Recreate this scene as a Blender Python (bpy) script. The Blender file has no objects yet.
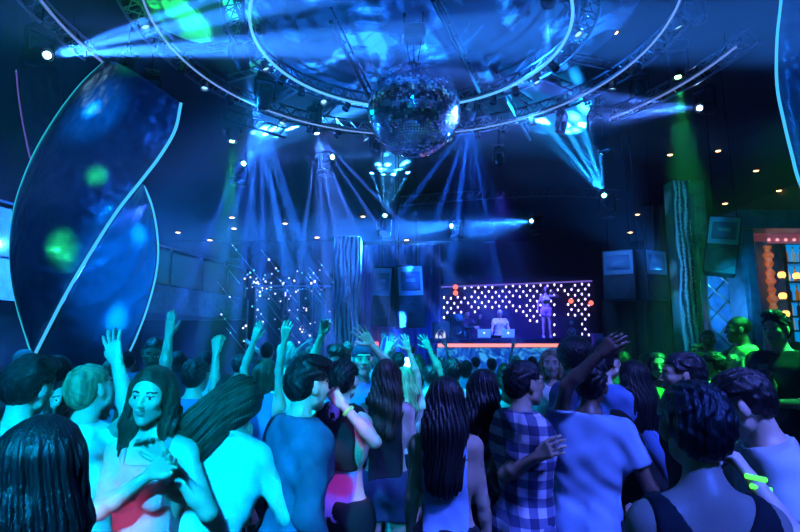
import bpy, math, random
import numpy as np
from mathutils import Vector, Matrix, Euler
random.seed(7); rng = np.random.default_rng(7)
scn = bpy.context.scene
C = scn.collection
# ------------------------------------------------------------------ camera, world, exposure
F_PX = 533.0; PITCH = math.radians(8.12); CAM_Z = 1.75
cd = bpy.data.cameras.new('camera'); cam = bpy.data.objects.new('camera', cd); C.objects.link(cam)
cam.location = (0, 0, CAM_Z); cam.rotation_euler = (math.pi/2 + PITCH, 0, 0)
cd.sensor_width = 36; cd.lens = 36*F_PX/800; cd.clip_end = 200; cd.clip_start = 0.05
scn.camera = cam
w = bpy.data.worlds.new('world'); scn.world = w; w.use_nodes = True
w.node_tree.nodes['Background'].inputs[0].default_value = (0.0, 0.001, 0.004, 1)
w.node_tree.nodes['Background'].inputs[1].default_value = 0.3
scn.view_settings.view_transform = 'Standard'; scn.view_settings.look = 'None'
scn.view_settings.exposure = 0.0; scn.view_settings.gamma = 1; scn.view_settings.use_curve_mapping = False
scn.cycles.volume_bounces = 0; scn.cycles.max_bounces = 5; scn.cycles.diffuse_bounces = 2
scn.cycles.glossy_bounces = 3; scn.cycles.transmission_bounces = 4; scn.cycles.transparent_max_bounces = 8
scn.cycles.sample_clamp_indirect = 4; scn.cycles.caustics_reflective = False; scn.cycles.caustics_refractive = False
scn.cycles.use_light_tree = True
HAZE_DENSITY = 0.0033

def at(px, py, Y):
    """world point on the plane y = Y seen at this picture position"""
    u = (px-400)/F_PX; v = (266-py)/F_PX
    y = math.cos(PITCH) - v*math.sin(PITCH); z = math.sin(PITCH) + v*math.cos(PITCH)
    return Vector((u/y*Y, Y, CAM_Z + z/y*Y))
def at_z(px, py, Z):
    u = (px-400)/F_PX; v = (266-py)/F_PX
    y = math.cos(PITCH) - v*math.sin(PITCH); z = math.sin(PITCH) + v*math.cos(PITCH)
    k = (Z-CAM_Z)/z
    return Vector((u*k, y*k, Z))

def spot(name, loc, target, power, color, angle, blend=0.3, size=0.03, parent=None, rays=0, seed=0, fill=0.15):
    ld = bpy.data.lights.new(name, 'SPOT'); ld.energy = power; ld.color = color
    ld.spot_size = math.radians(angle); ld.spot_blend = blend; ld.shadow_soft_size = size
    o = bpy.data.objects.new(name, ld); C.objects.link(o)
    loc = Vector(loc); d = Vector(target) - loc
    o.rotation_euler = d.to_track_quat('-Z', 'Y').to_euler(); o.location = loc
    if rays:      # a gobo wheel: light leaves in separate pencils
        ld.use_nodes = True; nt = ld.node_tree; N = nt.nodes; L = nt.links
        em = N.get('Emission') or N.new('ShaderNodeEmission')
        geo = N.new('ShaderNodeNewGeometry'); tr = N.new('ShaderNodeVectorTransform')
        tr.vector_type = 'NORMAL'; tr.convert_from = 'WORLD'; tr.convert_to = 'OBJECT'
        L.new(geo.outputs['Incoming'], tr.inputs[0])
        sep = N.new('ShaderNodeSeparateXYZ'); L.new(tr.outputs[0], sep.inputs[0])
        cmb = N.new('ShaderNodeCombineXYZ')
        for i, ax in enumerate('XY'):
            m = N.new('ShaderNodeMath'); m.operation = 'DIVIDE'
            L.new(sep.outputs[ax], m.inputs[0]); L.new(sep.outputs['Z'], m.inputs[1]); L.new(m.outputs[0], cmb.inputs[i])
        cmb.inputs[2].default_value = seed*3.7
        no = N.new('ShaderNodeTexVoronoi'); no.feature = 'F1'; no.inputs['Scale'].default_value = rays*0.62
        L.new(cmb.outputs[0], no.inputs['Vector'])
        mr = N.new('ShaderNodeMapRange'); mr.inputs['From Min'].default_value = 0.08; mr.inputs['From Max'].default_value = 0.34
        mr.inputs['To Min'].default_value = 7.0; mr.inputs['To Max'].default_value = fill
        L.new(no.outputs['Distance'], mr.inputs[0]); L.new(mr.outputs[0], em.inputs['Strength'])
        out = N.get('Light Output') or N.new('ShaderNodeOutputLight'); L.new(em.outputs[0], out.inputs[0])
    if parent:
        o.parent = parent; o.location = loc - parent.location
    return o
CY = (0.0, 0.62, 1.0); BL = (0.01, 0.12, 1.0); VI = (0.16, 0.08, 1.0); GR = (0.02, 1.0, 0.16); SK = (0.02, 0.30, 1.0)
# wash lights overhead and behind the photographer, plus added spots without fixtures
BEAM = 62.0
LC = (0.0, 0.50, 1.0)
spot('wash_light', (-0.6, -1.9, 3.9), (-1.15, 2.5, 1.35), 3300, LC, 27, 0.8, 0.12)
spot('wash_light', (-4.9, 3.6, 6.0), (-1.5, 4.9, 1.4), 4600, (0, .38, 1), 38, 0.9, 0.12)
spot('wash_light', (-1.0, 6.2, 6.0), (-1.2, 8.8, 1.4), 3400, (0, .34, 1), 48, 0.9, 0.12)
spot('wash_light', (2.2, -0.6, 5.2), (0.8, 3.0, 1.2), 2200, (0.09, 0.15, 1.0), 32, 0.8, 0.12)
spot('wash_light', (3.6, 6.0, 6.0), (0.9, 9.0, 1.4), 1500, (0.0, 0.22, 1.0), 50, 0.9, 0.12)
spot('wash_light', (4.9, 3.4, 6.0), (3.0, 4.7, 1.7), 7000, GR, 26, 0.6, 0.1)
spot('panel_light', (-6.0, 11.0, 3.6), (0.0, 7.6, 6.6), 12000, (.01, .16, 1), 38, 0.9, 0.1)  # added pair of spots without fixtures, brightening the ceiling panel
spot('panel_light', (6.0, 12.0, 3.2), (0.6, 7.2, 6.6), 12000, (.01, .20, 1), 34, 0.9, 0.1)
spot('rig_wash', (0.2, 1.0, 5.2), (0.2, 8.6, 6.3), 700, (.0, .18, 1), 60, 0.9, 0.1)
spot('ball_light', (4.6, 8.6, 5.4), (0.2, 7.3, 5.0), 9000, (.0, .45, 1), 18, 0.5, 0.25)
spot('ball_light', (-3.8, 9.5, 5.8), (0.2, 7.3, 5.2), 2500, (.0, .45, 1), 20, 0.5, 0.2)
spot('sculpture_light', (-2.2, 1.2, 5.2), (-3.5, 6.4, 3.0), 700, (.01, .16, 1), 50, 0.9, 0.12)
for (sx, sy, sY, pw_, cc_, an_) in ((95, 116, 6.2, 60000, (.0, .40, 1), 2.6), (95, 116, 6.2, 5000, (.0, .30, 1), 12), (66, 255, 6.1, 22000, GR, 3.2), (98, 180, 6.0, 16000, GR, 2.2), (130, 245, 6.8, 60000, (.0, .42, 1), 2.2), (116, 320, 6.8, 50000, (.0, .5, 1), 2.6), (125, 280, 6.9, 14000, (.0, .25, 1), 16)):
    spot('sculpture_pool', (-2.4, 1.0, 5.3) if sY < 6.7 else (0.6, 2.2, 4.4), at(sx, sy, sY), pw_, cc_, an_, 1.0, 0.08)  # narrow spots added to place glints and pools on the ribbon skin
spot('sculpture_light', (2.0, 1.0, 5.4), (4.3, 5.4, 4.2), 800, (.01, .22, 1), 40, 0.9, 0.12)
spot('wash_light', (-0.9, 2.2, 5.9), (-.35, 5.3, 1.4), 6000, (0, .6, .95), 36, .9, .12)
spot('back_light', (1.6, -1.4, 4.2), (.78, 1.4, 1.25), 1300, (.03, .10, 1), 20, .8, .1)  # added pair behind the camera, brightening the nearest women from behind
spot('back_light', (-.2, -2.0, 4.2), (-.8, 1.2, 1.4), 500, (.03, .08, 1), 12, .8, .1)
spot('pink_top_fill', (-1.15, .25, 1.15), at(112, 512, 2.05), 55, (1, .25, .9), 13, .9, .05)  # added low spot standing in for the pink fabric's fluorescence
spot('violet_top_fill', (-.2, 1.2, 2.9), at(350, 480, 2.95), 150, (.8, .10, .9), 9, .9, .05)  # added narrow spot standing in for the violet top's fluorescence
spot('horn_light', (2.4, 8.0, 5.6), (5.2, 12.2, 3.7), 1100, (.05, .25, 1), 26, .9, .1)  # added spot without fixture, brightening the right loudspeakers
for (fx, fz, fc, fp) in ((-7, 3.6, (0, .5, 1), 900), (-2.5, 2.4, (0, .6, 1), 1400), (1.5, 4.2, (.1, .25, 1), 1200), (5, 2.2, GR, 500), (8, 4, (.5, .1, 1), 700), (0, 1.2, (0, .6, 1), 900)):
    spot('wall_wash', (fx*.9, -3.2, fz+.6), (fx, -5, fz), fp*.5, fc, 75, .9, .1)  # added out of view so the mirror ball has lit patches to reflect
spot('balcony_light', (-2.6, 9.0, 6.2), (-6.2, 15.0, 3.4), 1500, (.0, .45, .7), 46, 0.9, 0.12)  # added spot without fixture, makes the balcony edge visible
spot('ceiling_green', (-3.6, 3.0, 3.6), (-3.0, 7.4, 6.6), 4500, GR, 22, 1.0, 0.1)  # added out-of-view spot turning the pale disc green

# ------------------------------------------------------------------ materials
MATS = {}
def mat(name, col=(0.5, 0.5, 0.5), rough=0.5, metal=0.0, emit=None, es=0.0, bump=0.0, bscale=40.0, var=0.0, vscale=6.0,
        spec=0.5, alpha=1.0, trans=0.0, aniso=None, coat=0.0):
    if name in MATS: return MATS[name]
    m = bpy.data.materials.new(name); m.use_nodes = True; MATS[name] = m
    nt = m.node_tree; N = nt.nodes; L = nt.links; b = N['Principled BSDF']
    b.inputs['Base Color'].default_value = (*col, 1); b.inputs['Roughness'].default_value = rough
    b.inputs['Metallic'].default_value = metal; b.inputs['Specular IOR Level'].default_value = spec
    b.inputs['Transmission Weight'].default_value = trans; b.inputs['Alpha'].default_value = alpha
    b.inputs['Coat Weight'].default_value = coat
    if emit: b.inputs['Emission Color'].default_value = (*emit, 1); b.inputs['Emission Strength'].default_value = es
    tc = N.new('ShaderNodeTexCoord')
    if var > 0:
        mp = N.new('ShaderNodeMapping'); L.new(tc.outputs['Object'], mp.inputs[0])
        if aniso: mp.inputs['Scale'].default_value = aniso
        n = N.new('ShaderNodeTexNoise'); n.inputs['Scale'].default_value = vscale; n.inputs['Detail'].default_value = 4
        L.new(mp.outputs[0], n.inputs['Vector'])
        r = N.new('ShaderNodeValToRGB'); L.new(n.outputs['Fac'], r.inputs[0])
        r.color_ramp.elements[0].position = 0.3; r.color_ramp.elements[1].position = 0.7
        r.color_ramp.elements[0].color = (*[max(0, c*(1-var)) for c in col], 1)
        r.color_ramp.elements[1].color = (*[min(1, c*(1+var)) for c in col], 1)
        L.new(r.outputs[0], b.inputs['Base Color'])
    if bump > 0:
        mp = N.new('ShaderNodeMapping'); L.new(tc.outputs['Object'], mp.inputs[0])
        if aniso: mp.inputs['Scale'].default_value = aniso
        n = N.new('ShaderNodeTexNoise'); n.inputs['Scale'].default_value = bscale; n.inputs['Detail'].default_value = 3
        L.new(mp.outputs[0], n.inputs['Vector'])
        bp = N.new('ShaderNodeBump'); bp.inputs['Strength'].default_value = bump; bp.inputs['Distance'].default_value = 0.01
        L.new(n.outputs['Fac'], bp.inputs['Height']); L.new(bp.outputs[0], b.inputs['Normal'])
    return m
def glow(name, col, s):
    if name in MATS: return MATS[name]
    m = bpy.data.materials.new(name); m.use_nodes = True; MATS[name] = m
    b = m.node_tree.nodes['Principled BSDF']; b.inputs['Base Color'].default_value = (0.02, 0.02, 0.02, 1)
    b.inputs['Emission Color'].default_value = (*col, 1); b.inputs['Emission Strength'].default_value = s
    return m
def nodes_of(m): return m.node_tree.nodes, m.node_tree.links, m.node_tree.nodes['Principled BSDF']
M_BLACK = mat('black_metal', (0.012, 0.013, 0.016), 0.35, 0.6)
M_STEEL = mat('brushed_steel', (0.35, 0.37, 0.4), 0.3, 0.9, bump=0.1)
M_CABLE = mat('black_cable', (0.004, 0.004, 0.005), 0.9, spec=.1)
M_ALU = mat('truss_aluminium', (0.2, 0.21, 0.23), 0.28, 0.9)
M_GLASS = mat('clear_glass', (0.75, 0.9, 0.95), 0.05, 0.0, alpha=0.22, coat=0.6)
M_BOX = mat('speaker_black', (0.02, 0.021, 0.024), 0.6, bump=0.2, bscale=120)

# ------------------------------------------------------------------ mesh builder
class MB:
    def __init__(s): s.v = []; s.f = []; s.mi = []; s.cur = 0
    def add(s, V, Fc):
        n = len(s.v); s.v += [tuple(p) for p in V]
        for q in Fc: s.f.append(tuple(i+n for i in q)); s.mi.append(s.cur)
        return s
    def box(s, c, d, R=None, bev=0.0):
        c = Vector(c); hx, hy, hz = d[0]/2, d[1]/2, d[2]/2
        b = min(bev, hx*.9, hy*.9, hz*.9)
        R = R or Matrix.Identity(3)
        if b <= 0:
            V = [Vector((x*hx, y*hy, z*hz)) for x in (-1, 1) for y in (-1, 1) for z in (-1, 1)]
            Fc = [(0, 1, 3, 2), (4, 6, 7, 5), (0, 4, 5, 1), (2, 3, 7, 6), (0, 2, 6, 4), (1, 5, 7, 3)]
            return s.add([c + R @ p for p in V], Fc)
        V = []; idx = {}
        for x in (-1, 1):
            for y in (-1, 1):
                for z in (-1, 1):
                    for ax in range(3):
                        p = [x*(hx-b), y*(hy-b), z*(hz-b)]; h = (hx, hy, hz)
                        p[ax] = (x, y, z)[ax]*h[ax]
                        idx[(x, y, z, ax)] = len(V); V.append(Vector(p))
        Fc = []
        for ax in range(3):
            o = [a for a in range(3) if a != ax]
            for sg in (-1, 1):
                q = []
                for (p1, p2) in ((-1, -1), (1, -1), (1, 1), (-1, 1)):
                    k = [0, 0, 0]; k[ax] = sg; k[o[0]] = p1; k[o[1]] = p2; q.append(idx[(*k, ax)])
                Fc.append(tuple(q))
            for a1 in (-1, 1):
                for a2 in (-1, 1):
                    k0 = [0, 0, 0]; k0[ax] = -1; k0[o[0]] = a1; k0[o[1]] = a2; k1 = list(k0); k1[ax] = 1
                    Fc.append((idx[(*k0, o[0])], idx[(*k0, o[1])], idx[(*k1, o[1])], idx[(*k1, o[0])]))
        for x in (-1, 1):
            for y in (-1, 1):
                for z in (-1, 1): Fc.append(tuple(idx[(x, y, z, a)] for a in range(3)))
        return s.add([c + R @ p for p in V], Fc)
    def tube(s, pts, r, n=8, closed=False, caps=True):
        pts = [Vector(p) for p in pts]; m = len(pts); V = []; Fc = []
        rs = r if isinstance(r, (list, tuple)) else [r]*m
        prev = None
        for i, p in enumerate(pts):
            if closed: t = pts[(i+1) % m] - pts[i-1]
            else: t = pts[min(i+1, m-1)] - pts[max(i-1, 0)]
            t.normalize()
            if prev is None:
                a = Vector((0, 0, 1)) if abs(t.z) < 0.9 else Vector((1, 0, 0)); u = t.cross(a).normalized()
            else: u = (prev - t*prev.dot(t)).normalized()
            prev = u; v2 = t.cross(u)
            for k in range(n):
                an = 2*math.pi*k/n; V.append(p + (u*math.cos(an) + v2*math.sin(an))*rs[i])
        for i in range(m if closed else m-1):
            j = (i+1) % m
            for k in range(n):
                Fc.append((i*n+k, i*n+(k+1) % n, j*n+(k+1) % n, j*n+k))
        if caps and not closed: Fc.append(tuple(range(n))[::-1]); Fc.append(tuple((m-1)*n+k for k in range(n)))
        return s.add(V, Fc)
    def lathe(s, prof, o=(0, 0, 0), axis=(0, 0, 1), n=20):
        axis = Vector(axis).normalized(); R = axis.to_track_quat('Z', 'Y').to_matrix(); o = Vector(o); V = []; Fc = []
        for (r, z) in prof:
            for k in range(n):
                a = 2*math.pi*k/n; V.append(o + R @ Vector((r*math.cos(a), r*math.sin(a), z)))
        m = len(prof)
        for i in range(m-1):
            for k in range(n): Fc.append((i*n+k, i*n+(k+1) % n, (i+1)*n+(k+1) % n, (i+1)*n+k))
        Fc.append(tuple(range(n))[::-1]); Fc.append(tuple((m-1)*n+k for k in range(n)))
        return s.add(V, Fc)
    def ball(s, c, r, n=8, sc=(1, 1, 1)):
        c = Vector(c); V = []; Fc = []; m = n//2+1
        for i in range(1, m):
            th = math.pi*i/m
            for k in range(n):
                a = 2*math.pi*k/n
                V.append(c + Vector((r*sc[0]*math.sin(th)*math.cos(a), r*sc[1]*math.sin(th)*math.sin(a), r*sc[2]*math.cos(th))))
        t = len(V); V.append(c + Vector((0, 0, r*sc[2]))); V.append(c - Vector((0, 0, r*sc[2])))
        for i in range(m-2):
            for k in range(n): Fc.append((i*n+k, (i+1)*n+k, (i+1)*n+(k+1) % n, i*n+(k+1) % n))
        for k in range(n):
            Fc.append((t, k, (k+1) % n)); Fc.append((t+1, (m-2)*n+(k+1) % n, (m-2)*n+k))
        return s.add(V, Fc)
    def grid(s, P):    # rows of points -> surface
        r = len(P); c = len(P[0])
        return s.add([p for row in P for p in row], [(i*c+j, i*c+j+1, (i+1)*c+j+1, (i+1)*c+j) for i in range(r-1) for j in range(c-1)])
    def build(s, name, m, parent=None, origin=None, smooth=True, solid=0.0):
        o0 = Vector(origin) if origin is not None else (root_loc(parent) if parent else Vector((0, 0, 0)))
        me = bpy.data.meshes.new(name)
        me.from_pydata([(p[0]-o0.x, p[1]-o0.y, p[2]-o0.z) for p in s.v], [], s.f)
        for mm in (m if isinstance(m, (list, tuple)) else [m]): me.materials.append(mm)
        if len(me.materials) > 1: me.polygons.foreach_set('material_index', s.mi)
        if smooth:
            me.shade_smooth()
            try: me.set_sharp_from_angle(angle=math.radians(40))
            except Exception: pass
        me.update()
        o = bpy.data.objects.new(name, me); C.objects.link(o)
        if parent: o.parent = parent
        else: o.location = o0
        if solid:
            md = o.modifiers.new('thickness', 'SOLIDIFY'); md.thickness = solid; md.offset = 0
        return o
def root_loc(o):
    v = Vector((0, 0, 0))
    while o is not None: v += o.location; o = o.parent
    return v
def thing(name, label, cat, loc=(0, 0, 0), group=None):
    o = bpy.data.objects.new(name, None); C.objects.link(o); o.location = loc; o.empty_display_size = 0.1
    o['label'] = label; o['category'] = cat
    if group: o['group'] = group
    return o
def tag(o, label, cat, group=None, kind=None):
    o['label'] = label; o['category'] = cat
    if group: o['group'] = group
    if kind: o['kind'] = kind
    return o
def struct(o): o['kind'] = 'structure'; return o
def copy_tree(o, parent=None):
    c = o.copy(); C.objects.link(c)
    if parent is not None: c.parent = parent
    for ch in [x for x in bpy.data.objects if x.parent == o]: copy_tree(ch, c)
    return c
# ------------------------------------------------------------------ the room
CEIL = 6.7
m_floor = mat('dance_floor', (0.02, 0.022, 0.03), 0.25, var=0.4, bump=0.05, bscale=8)
m_wall = mat('dark_wall', (0.012, 0.013, 0.018), 0.7, var=0.3, bump=0.2)
m_ceil = mat('dark_ceiling', (0.005, 0.006, 0.009), 0.8, var=0.4, vscale=1.5)
struct(MB().box((0, 10.5, -0.1), (25, 31, 0.2)).build('floor', m_floor, origin=(0, 0, 0), smooth=False))
struct(MB().box((0, 10.5, CEIL+0.1), (25, 31, 0.2)).build('ceiling', m_ceil, origin=(0, 0, CEIL), smooth=False))
struct(MB().box((-12.6, 10.5, CEIL/2), (0.2, 31, CEIL)).build('wall_left', m_wall, origin=(-12.6, 10, 0), smooth=False))
struct(MB().box((12.6, 10.5, CEIL/2), (0.2, 31, CEIL)).build('wall_right', m_wall, origin=(12.6, 10, 0), smooth=False))
struct(MB().box((0, 26.1, CEIL/2), (25, 0.2, CEIL)).build('wall_back', m_wall, origin=(0, 26, 0), smooth=False))
struct(MB().box((0, -5.1, CEIL/2), (25, 0.2, CEIL)).build('wall_front', mat('front_wall_lightened', (.12, .12, .13), .7), origin=(0, -5, 0), smooth=False))  # unseen wall made lighter than the others to reflect in the mirror ball
# haze
hz = MB().box((0, 10.5, CEIL/2), (24.9, 30.9, CEIL-0.02)); hm = bpy.data.materials.new('haze_volume'); hm.use_nodes = True
N = hm.node_tree.nodes; L = hm.node_tree.links; N.remove(N['Principled BSDF'])
vs = N.new('ShaderNodeVolumeScatter'); vs.inputs['Density'].default_value = HAZE_DENSITY; vs.inputs['Anisotropy'].default_value = 0.15
vs.inputs['Color'].default_value = (0.9, 0.95, 1, 1); L.new(vs.outputs[0], N['Material Output'].inputs['Volume'])
ho = hz.build('haze', hm, origin=(0, 10, 0), smooth=False)
tag(ho, 'thin smoke haze filling the hall and showing the light beams', 'haze', kind='stuff')

# ceiling downlights
m_warm = glow('warm_lamp', (1.0, 0.5, 0.18), 9)
m_cool = glow('white_lamp', (0.7, 0.8, 1.0), 9)
dl = [(670, 154, 'over the green beam, left of its neighbour'), (718, 150, 'upper middle of the right ceiling'), (756, 170, 'nearest the right ribbon sculpture'),
      (725, 203, 'above the angled loudspeaker'), (779, 190, 'above the bar lintel'), (637, 214, 'above the twin loudspeakers, higher of two'),
      (630, 232, 'above the twin loudspeakers, lower of two'), (178, 232, 'above the left balcony rail, leftmost'), (232, 217, 'above the end of the balcony, farther of two'),
      (234, 228, 'above the end of the balcony, nearer of two'), (216, 243, 'just over the glass railing'), (285, 223, 'between the blue rays left of centre'),
      (317, 237, 'above the carved column on the left'), (363, 216, 'left of the beam aimed upward'), (406, 249, 'above the left loudspeaker pair'),
      (615, 31, 'near the top right of the ring trusses')]
for i, (px, py, wh) in enumerate(dl):
    p = at_z(px, py, CEIL)
    if p.y > 25: p = at_z(px, py, CEIL); p.y = min(p.y, 25.6)
    t = thing('downlight', 'small warm round ceiling downlight ' + wh, 'downlight', p, 'ceiling downlights')
    k = max(0.6, p.y/18)
    MB().lathe([(0.11*k, -0.025), (0.12*k, -0.02), (0.12*k, 0.0), (0.08*k, 0.0), (0.075*k, -0.02)], p, (0, 0, 1), 16).build('rim', M_BLACK, t)
    MB().lathe([(0.02*k, -0.05), (0.07*k, -0.035), (0.085*k, -0.018)], p, (0, 0, 1), 16).build('bulb', m_warm, t)

# ceiling feature inside the rings: foil-painted disc with cut shapes
RC = Vector((0.15, 7.3, 0)); RZ = 6.15
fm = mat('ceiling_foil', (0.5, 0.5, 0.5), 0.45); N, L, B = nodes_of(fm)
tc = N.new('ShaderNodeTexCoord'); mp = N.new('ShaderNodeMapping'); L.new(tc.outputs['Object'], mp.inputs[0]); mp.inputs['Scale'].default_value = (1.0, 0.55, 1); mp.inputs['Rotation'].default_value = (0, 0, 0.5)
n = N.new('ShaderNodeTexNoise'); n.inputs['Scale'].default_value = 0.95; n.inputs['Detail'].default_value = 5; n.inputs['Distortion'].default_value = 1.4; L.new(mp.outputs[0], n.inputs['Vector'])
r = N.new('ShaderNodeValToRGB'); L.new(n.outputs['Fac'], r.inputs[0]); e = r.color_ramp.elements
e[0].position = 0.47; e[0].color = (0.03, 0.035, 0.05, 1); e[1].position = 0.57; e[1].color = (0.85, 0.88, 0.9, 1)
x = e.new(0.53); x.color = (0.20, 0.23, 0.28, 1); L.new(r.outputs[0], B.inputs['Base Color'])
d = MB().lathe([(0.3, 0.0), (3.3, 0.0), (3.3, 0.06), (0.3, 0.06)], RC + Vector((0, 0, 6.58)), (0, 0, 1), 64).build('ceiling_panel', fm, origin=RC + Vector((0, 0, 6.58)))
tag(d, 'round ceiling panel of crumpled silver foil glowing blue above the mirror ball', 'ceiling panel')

d = MB().lathe([(.02, 0), (.78, 0), (.78, .05), (.02, .05)], (-3.0, 7.4, 6.6), (0, 0, 1), 40).build('green_glow_disc', mat('pale_disc', (.6, .62, .6), .7), origin=(-3.0, 7.4, 6.6))  # added disc, catches green light where the haze would glow
tag(d, 'added pale disc catching green light in place of glowing haze at the upper left', 'ceiling panel')
# ring trusses
m_led = glow('blue_led_strip', (0.10, 0.45, 1.0), 1.3); m_led3 = glow('pale_led_strip', (0.2, 0.42, 1.0), .8); m_led2 = glow('violet_led_strip', (0.22, 0.38, 1.0), 0.6)
def ringpts(R, z, a0=0, a1=2*math.pi, n=120): return [RC + Vector((R*math.cos(a0+(a1-a0)*i/n), R*math.sin(a0+(a1-a0)*i/n), z)) for i in range(n + (0 if a1-a0 > 6.2 else 1))]
def ring(R, label, z=RZ, a0=0.0, a1=2*math.pi, led=m_led, lr=0.022):
    full = a1-a0 > 6.2
    t = thing('ring_truss', label, 'lighting truss', RC + Vector((0, 0, z)), 'concentric ring trusses')
    for k, (dr, dz) in enumerate(((0.09, 0.10), (0.37, 0.10), (0.23, 0.34))):
        MB().tube(ringpts(R+dr, z+dz, a0, a1), 0.024, 6, closed=full).build('chord', M_ALU, t)
    b = MB(); nb = int(R*(a1-a0)/0.28)
    for i in range(nb):
        aa = a0+(a1-a0)*i/nb; ab = a0+(a1-a0)*(i+.5)/nb; ac = a0+(a1-a0)*(i+1)/nb
        P = lambda a, dr, dz: RC + Vector(((R+dr)*math.cos(a), (R+dr)*math.sin(a), z+dz))
        for q in ((P(aa, .09, .10), P(ab, .23, .34)), (P(ab, .23, .34), P(ac, .09, .10)), (P(aa, .37, .10), P(ab, .23, .34)),
                  (P(ab, .23, .34), P(ac, .37, .10)), (P(aa, .09, .10), P(ab, .37, .10)), (P(ab, .37, .10), P(ac, .09, .10))):
            b.tube(q, 0.011, 4, caps=False)
    b.build('lattice', M_ALU, t)
    c = MB().tube(ringpts(R, z, a0, a1), lr, 8, closed=full).build('light_strip', led, t)
    c['label'] = 'glowing blue light strip along the inner edge'
    for i in range(6 if full else 3):
        a = a0 + (a1-a0)*(i+.5)/(6 if full else 3); p = RC + Vector(((R+.23)*math.cos(a), (R+.23)*math.sin(a), z+.34)); MB().tube([p, (p.x, p.y, CEIL)], 0.008, 5).build('hanger', M_BLACK, t)
    return t
ring(2.28, 'innermost ring truss with glowing blue edge around the mirror ball', lr=0.022)
ring(3.61, 'middle ring truss with thin blue light edge and hanging lamps', lr=0.015, led=m_led3)
ring(4.91, 'curved outer truss arc on the right near the far right stage light', a0=math.radians(2), a1=math.radians(37), led=m_led2, lr=0.018)
ring(4.91, 'curved outer truss arc on the left above the ribbon sculpture', a0=math.radians(172), a1=math.radians(205), led=m_led2, lr=0.018)
# radial struts
for (a, b, lab) in (((433, 0), (479, 92), 'long dark strut crossing behind the mirror ball on the right'),
                    ((331, 22), (372, 103), 'dark diagonal strut meeting the mirror ball from upper left'),
                    ((497, 84), (530, 140), 'short bright blue strut below the inner ring, right of the ball'),
                    ((222, 118), (285, 138), 'thin pipe between the green lamp and the middle ring')):
    p, q = at_z(*a, 6.3), at_z(*b, 6.25)
    o = MB().tube([p, q], 0.035, 8).tube([p+Vector((0, 0, .22)), q+Vector((0, 0, .22))], 0.02, 8)
    for i in range(9):
        u0 = p.lerp(q, i/9); u1 = p.lerp(q, (i+1)/9); o.tube([u0, u1+Vector((0, 0, .22))], 0.01, 4)
    tag(o.build('truss_strut', M_BLACK, origin=p), lab, 'truss', 'struts of the ceiling rig')
# radial beams as seen right of the ball between inner and mid ring
for i, ang in enumerate((62, 48, 34, 20, 118, 135, 152, 168)):
    a = math.radians(ang); u = Vector((math.cos(a), math.sin(a), 0)); b = MB()
    p = RC + u*2.6 + Vector((0, 0, RZ+.22)); q = RC + u*3.7 + Vector((0, 0, RZ+.22))
    for dz in (0, .14): b.tube([p+Vector((0, 0, dz)), q+Vector((0, 0, dz))], 0.02, 6)
    for k in range(4): b.tube([p.lerp(q, k/4), p.lerp(q, (k+1)/4)+Vector((0, 0, .14))], 0.01, 4)
    nm = ('first', 'second', 'third', 'fourth')[i % 4]
    tag(b.build('truss_spoke', M_ALU, origin=p), f'short ladder spoke joining inner and middle rings, {nm} to the {"right" if i < 4 else "left"} of the far middle', 'truss', 'ring spokes')

# mirror ball
BC = at(414, 111, 7.3); BR = 0.665
t = thing('mirror_ball', 'large mirror ball of small square tiles hanging inside the ring trusses', 'mirror ball', BC)
MB().ball(BC, BR-0.012, 48).build('core', M_BLACK, t)
tiles = MB(); nb = 52
for i in range(1, nb-1):
    th0 = math.pi*(i)/nb; th1 = math.pi*(i+1)/nb; thm = (th0+th1)/2
    nt_ = max(6, int(2*math.pi*math.sin(thm)/(math.pi/nb)))
    for k in range(nt_):
        a0 = 2*math.pi*k/nt_; a1 = 2*math.pi*(k+1)/nt_; am = (a0+a1)/2
        nrm = Vector((math.sin(thm)*math.cos(am), math.sin(thm)*math.sin(am), math.cos(thm)))
        u = Vector((-math.sin(am), math.cos(am), 0)); v = nrm.cross(u)
        tu, tv = random.gauss(0, 0.045), random.gauss(0, 0.045); hu = BR*math.sin(thm)*math.pi/nt_*0.93; hv = BR*math.pi/nb/2*0.93
        tiles.add([BC + nrm*(BR + su*tu*hu + sv*tv*hv) + u*su*hu + v*sv*hv for su, sv in ((-1, -1), (-1, 1), (1, 1), (1, -1))], [(0, 1, 2, 3)])
tiles.build('mirror_tiles', mat('mirror_tile', (0.9, 0.92, 0.95), 0.10, 1.0), t, smooth=False)
MB().lathe([(0.13, -0.02), (0.13, 0.02), (0.06, 0.05), (0.03, 0.1)], BC+Vector((0, 0, BR)), (0, 0, 1), 20).tube([BC+Vector((0, 0, BR+.08)), (BC.x, BC.y, 6.2)], 0.012, 6).build('cap', M_BLACK, t)
mt = MB().box((BC.x, BC.y, 6.25), (0.34, 0.26, 0.22), bev=.02)
for dx in (-.14, .14): mt.tube([(BC.x+dx, BC.y, 6.3), (BC.x+dx, BC.y, 6.6)], 0.02, 6)
mt.tube([(BC.x-.12, BC.y, 6.2), (BC.x-.05, BC.y, BC.z+BR+.03)], 0.008, 5).tube([(BC.x+.12, BC.y, 6.2), (BC.x+.05, BC.y, BC.z+BR+.03)], 0.008, 5)
mt.build('motor', M_BLACK, t)

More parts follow.
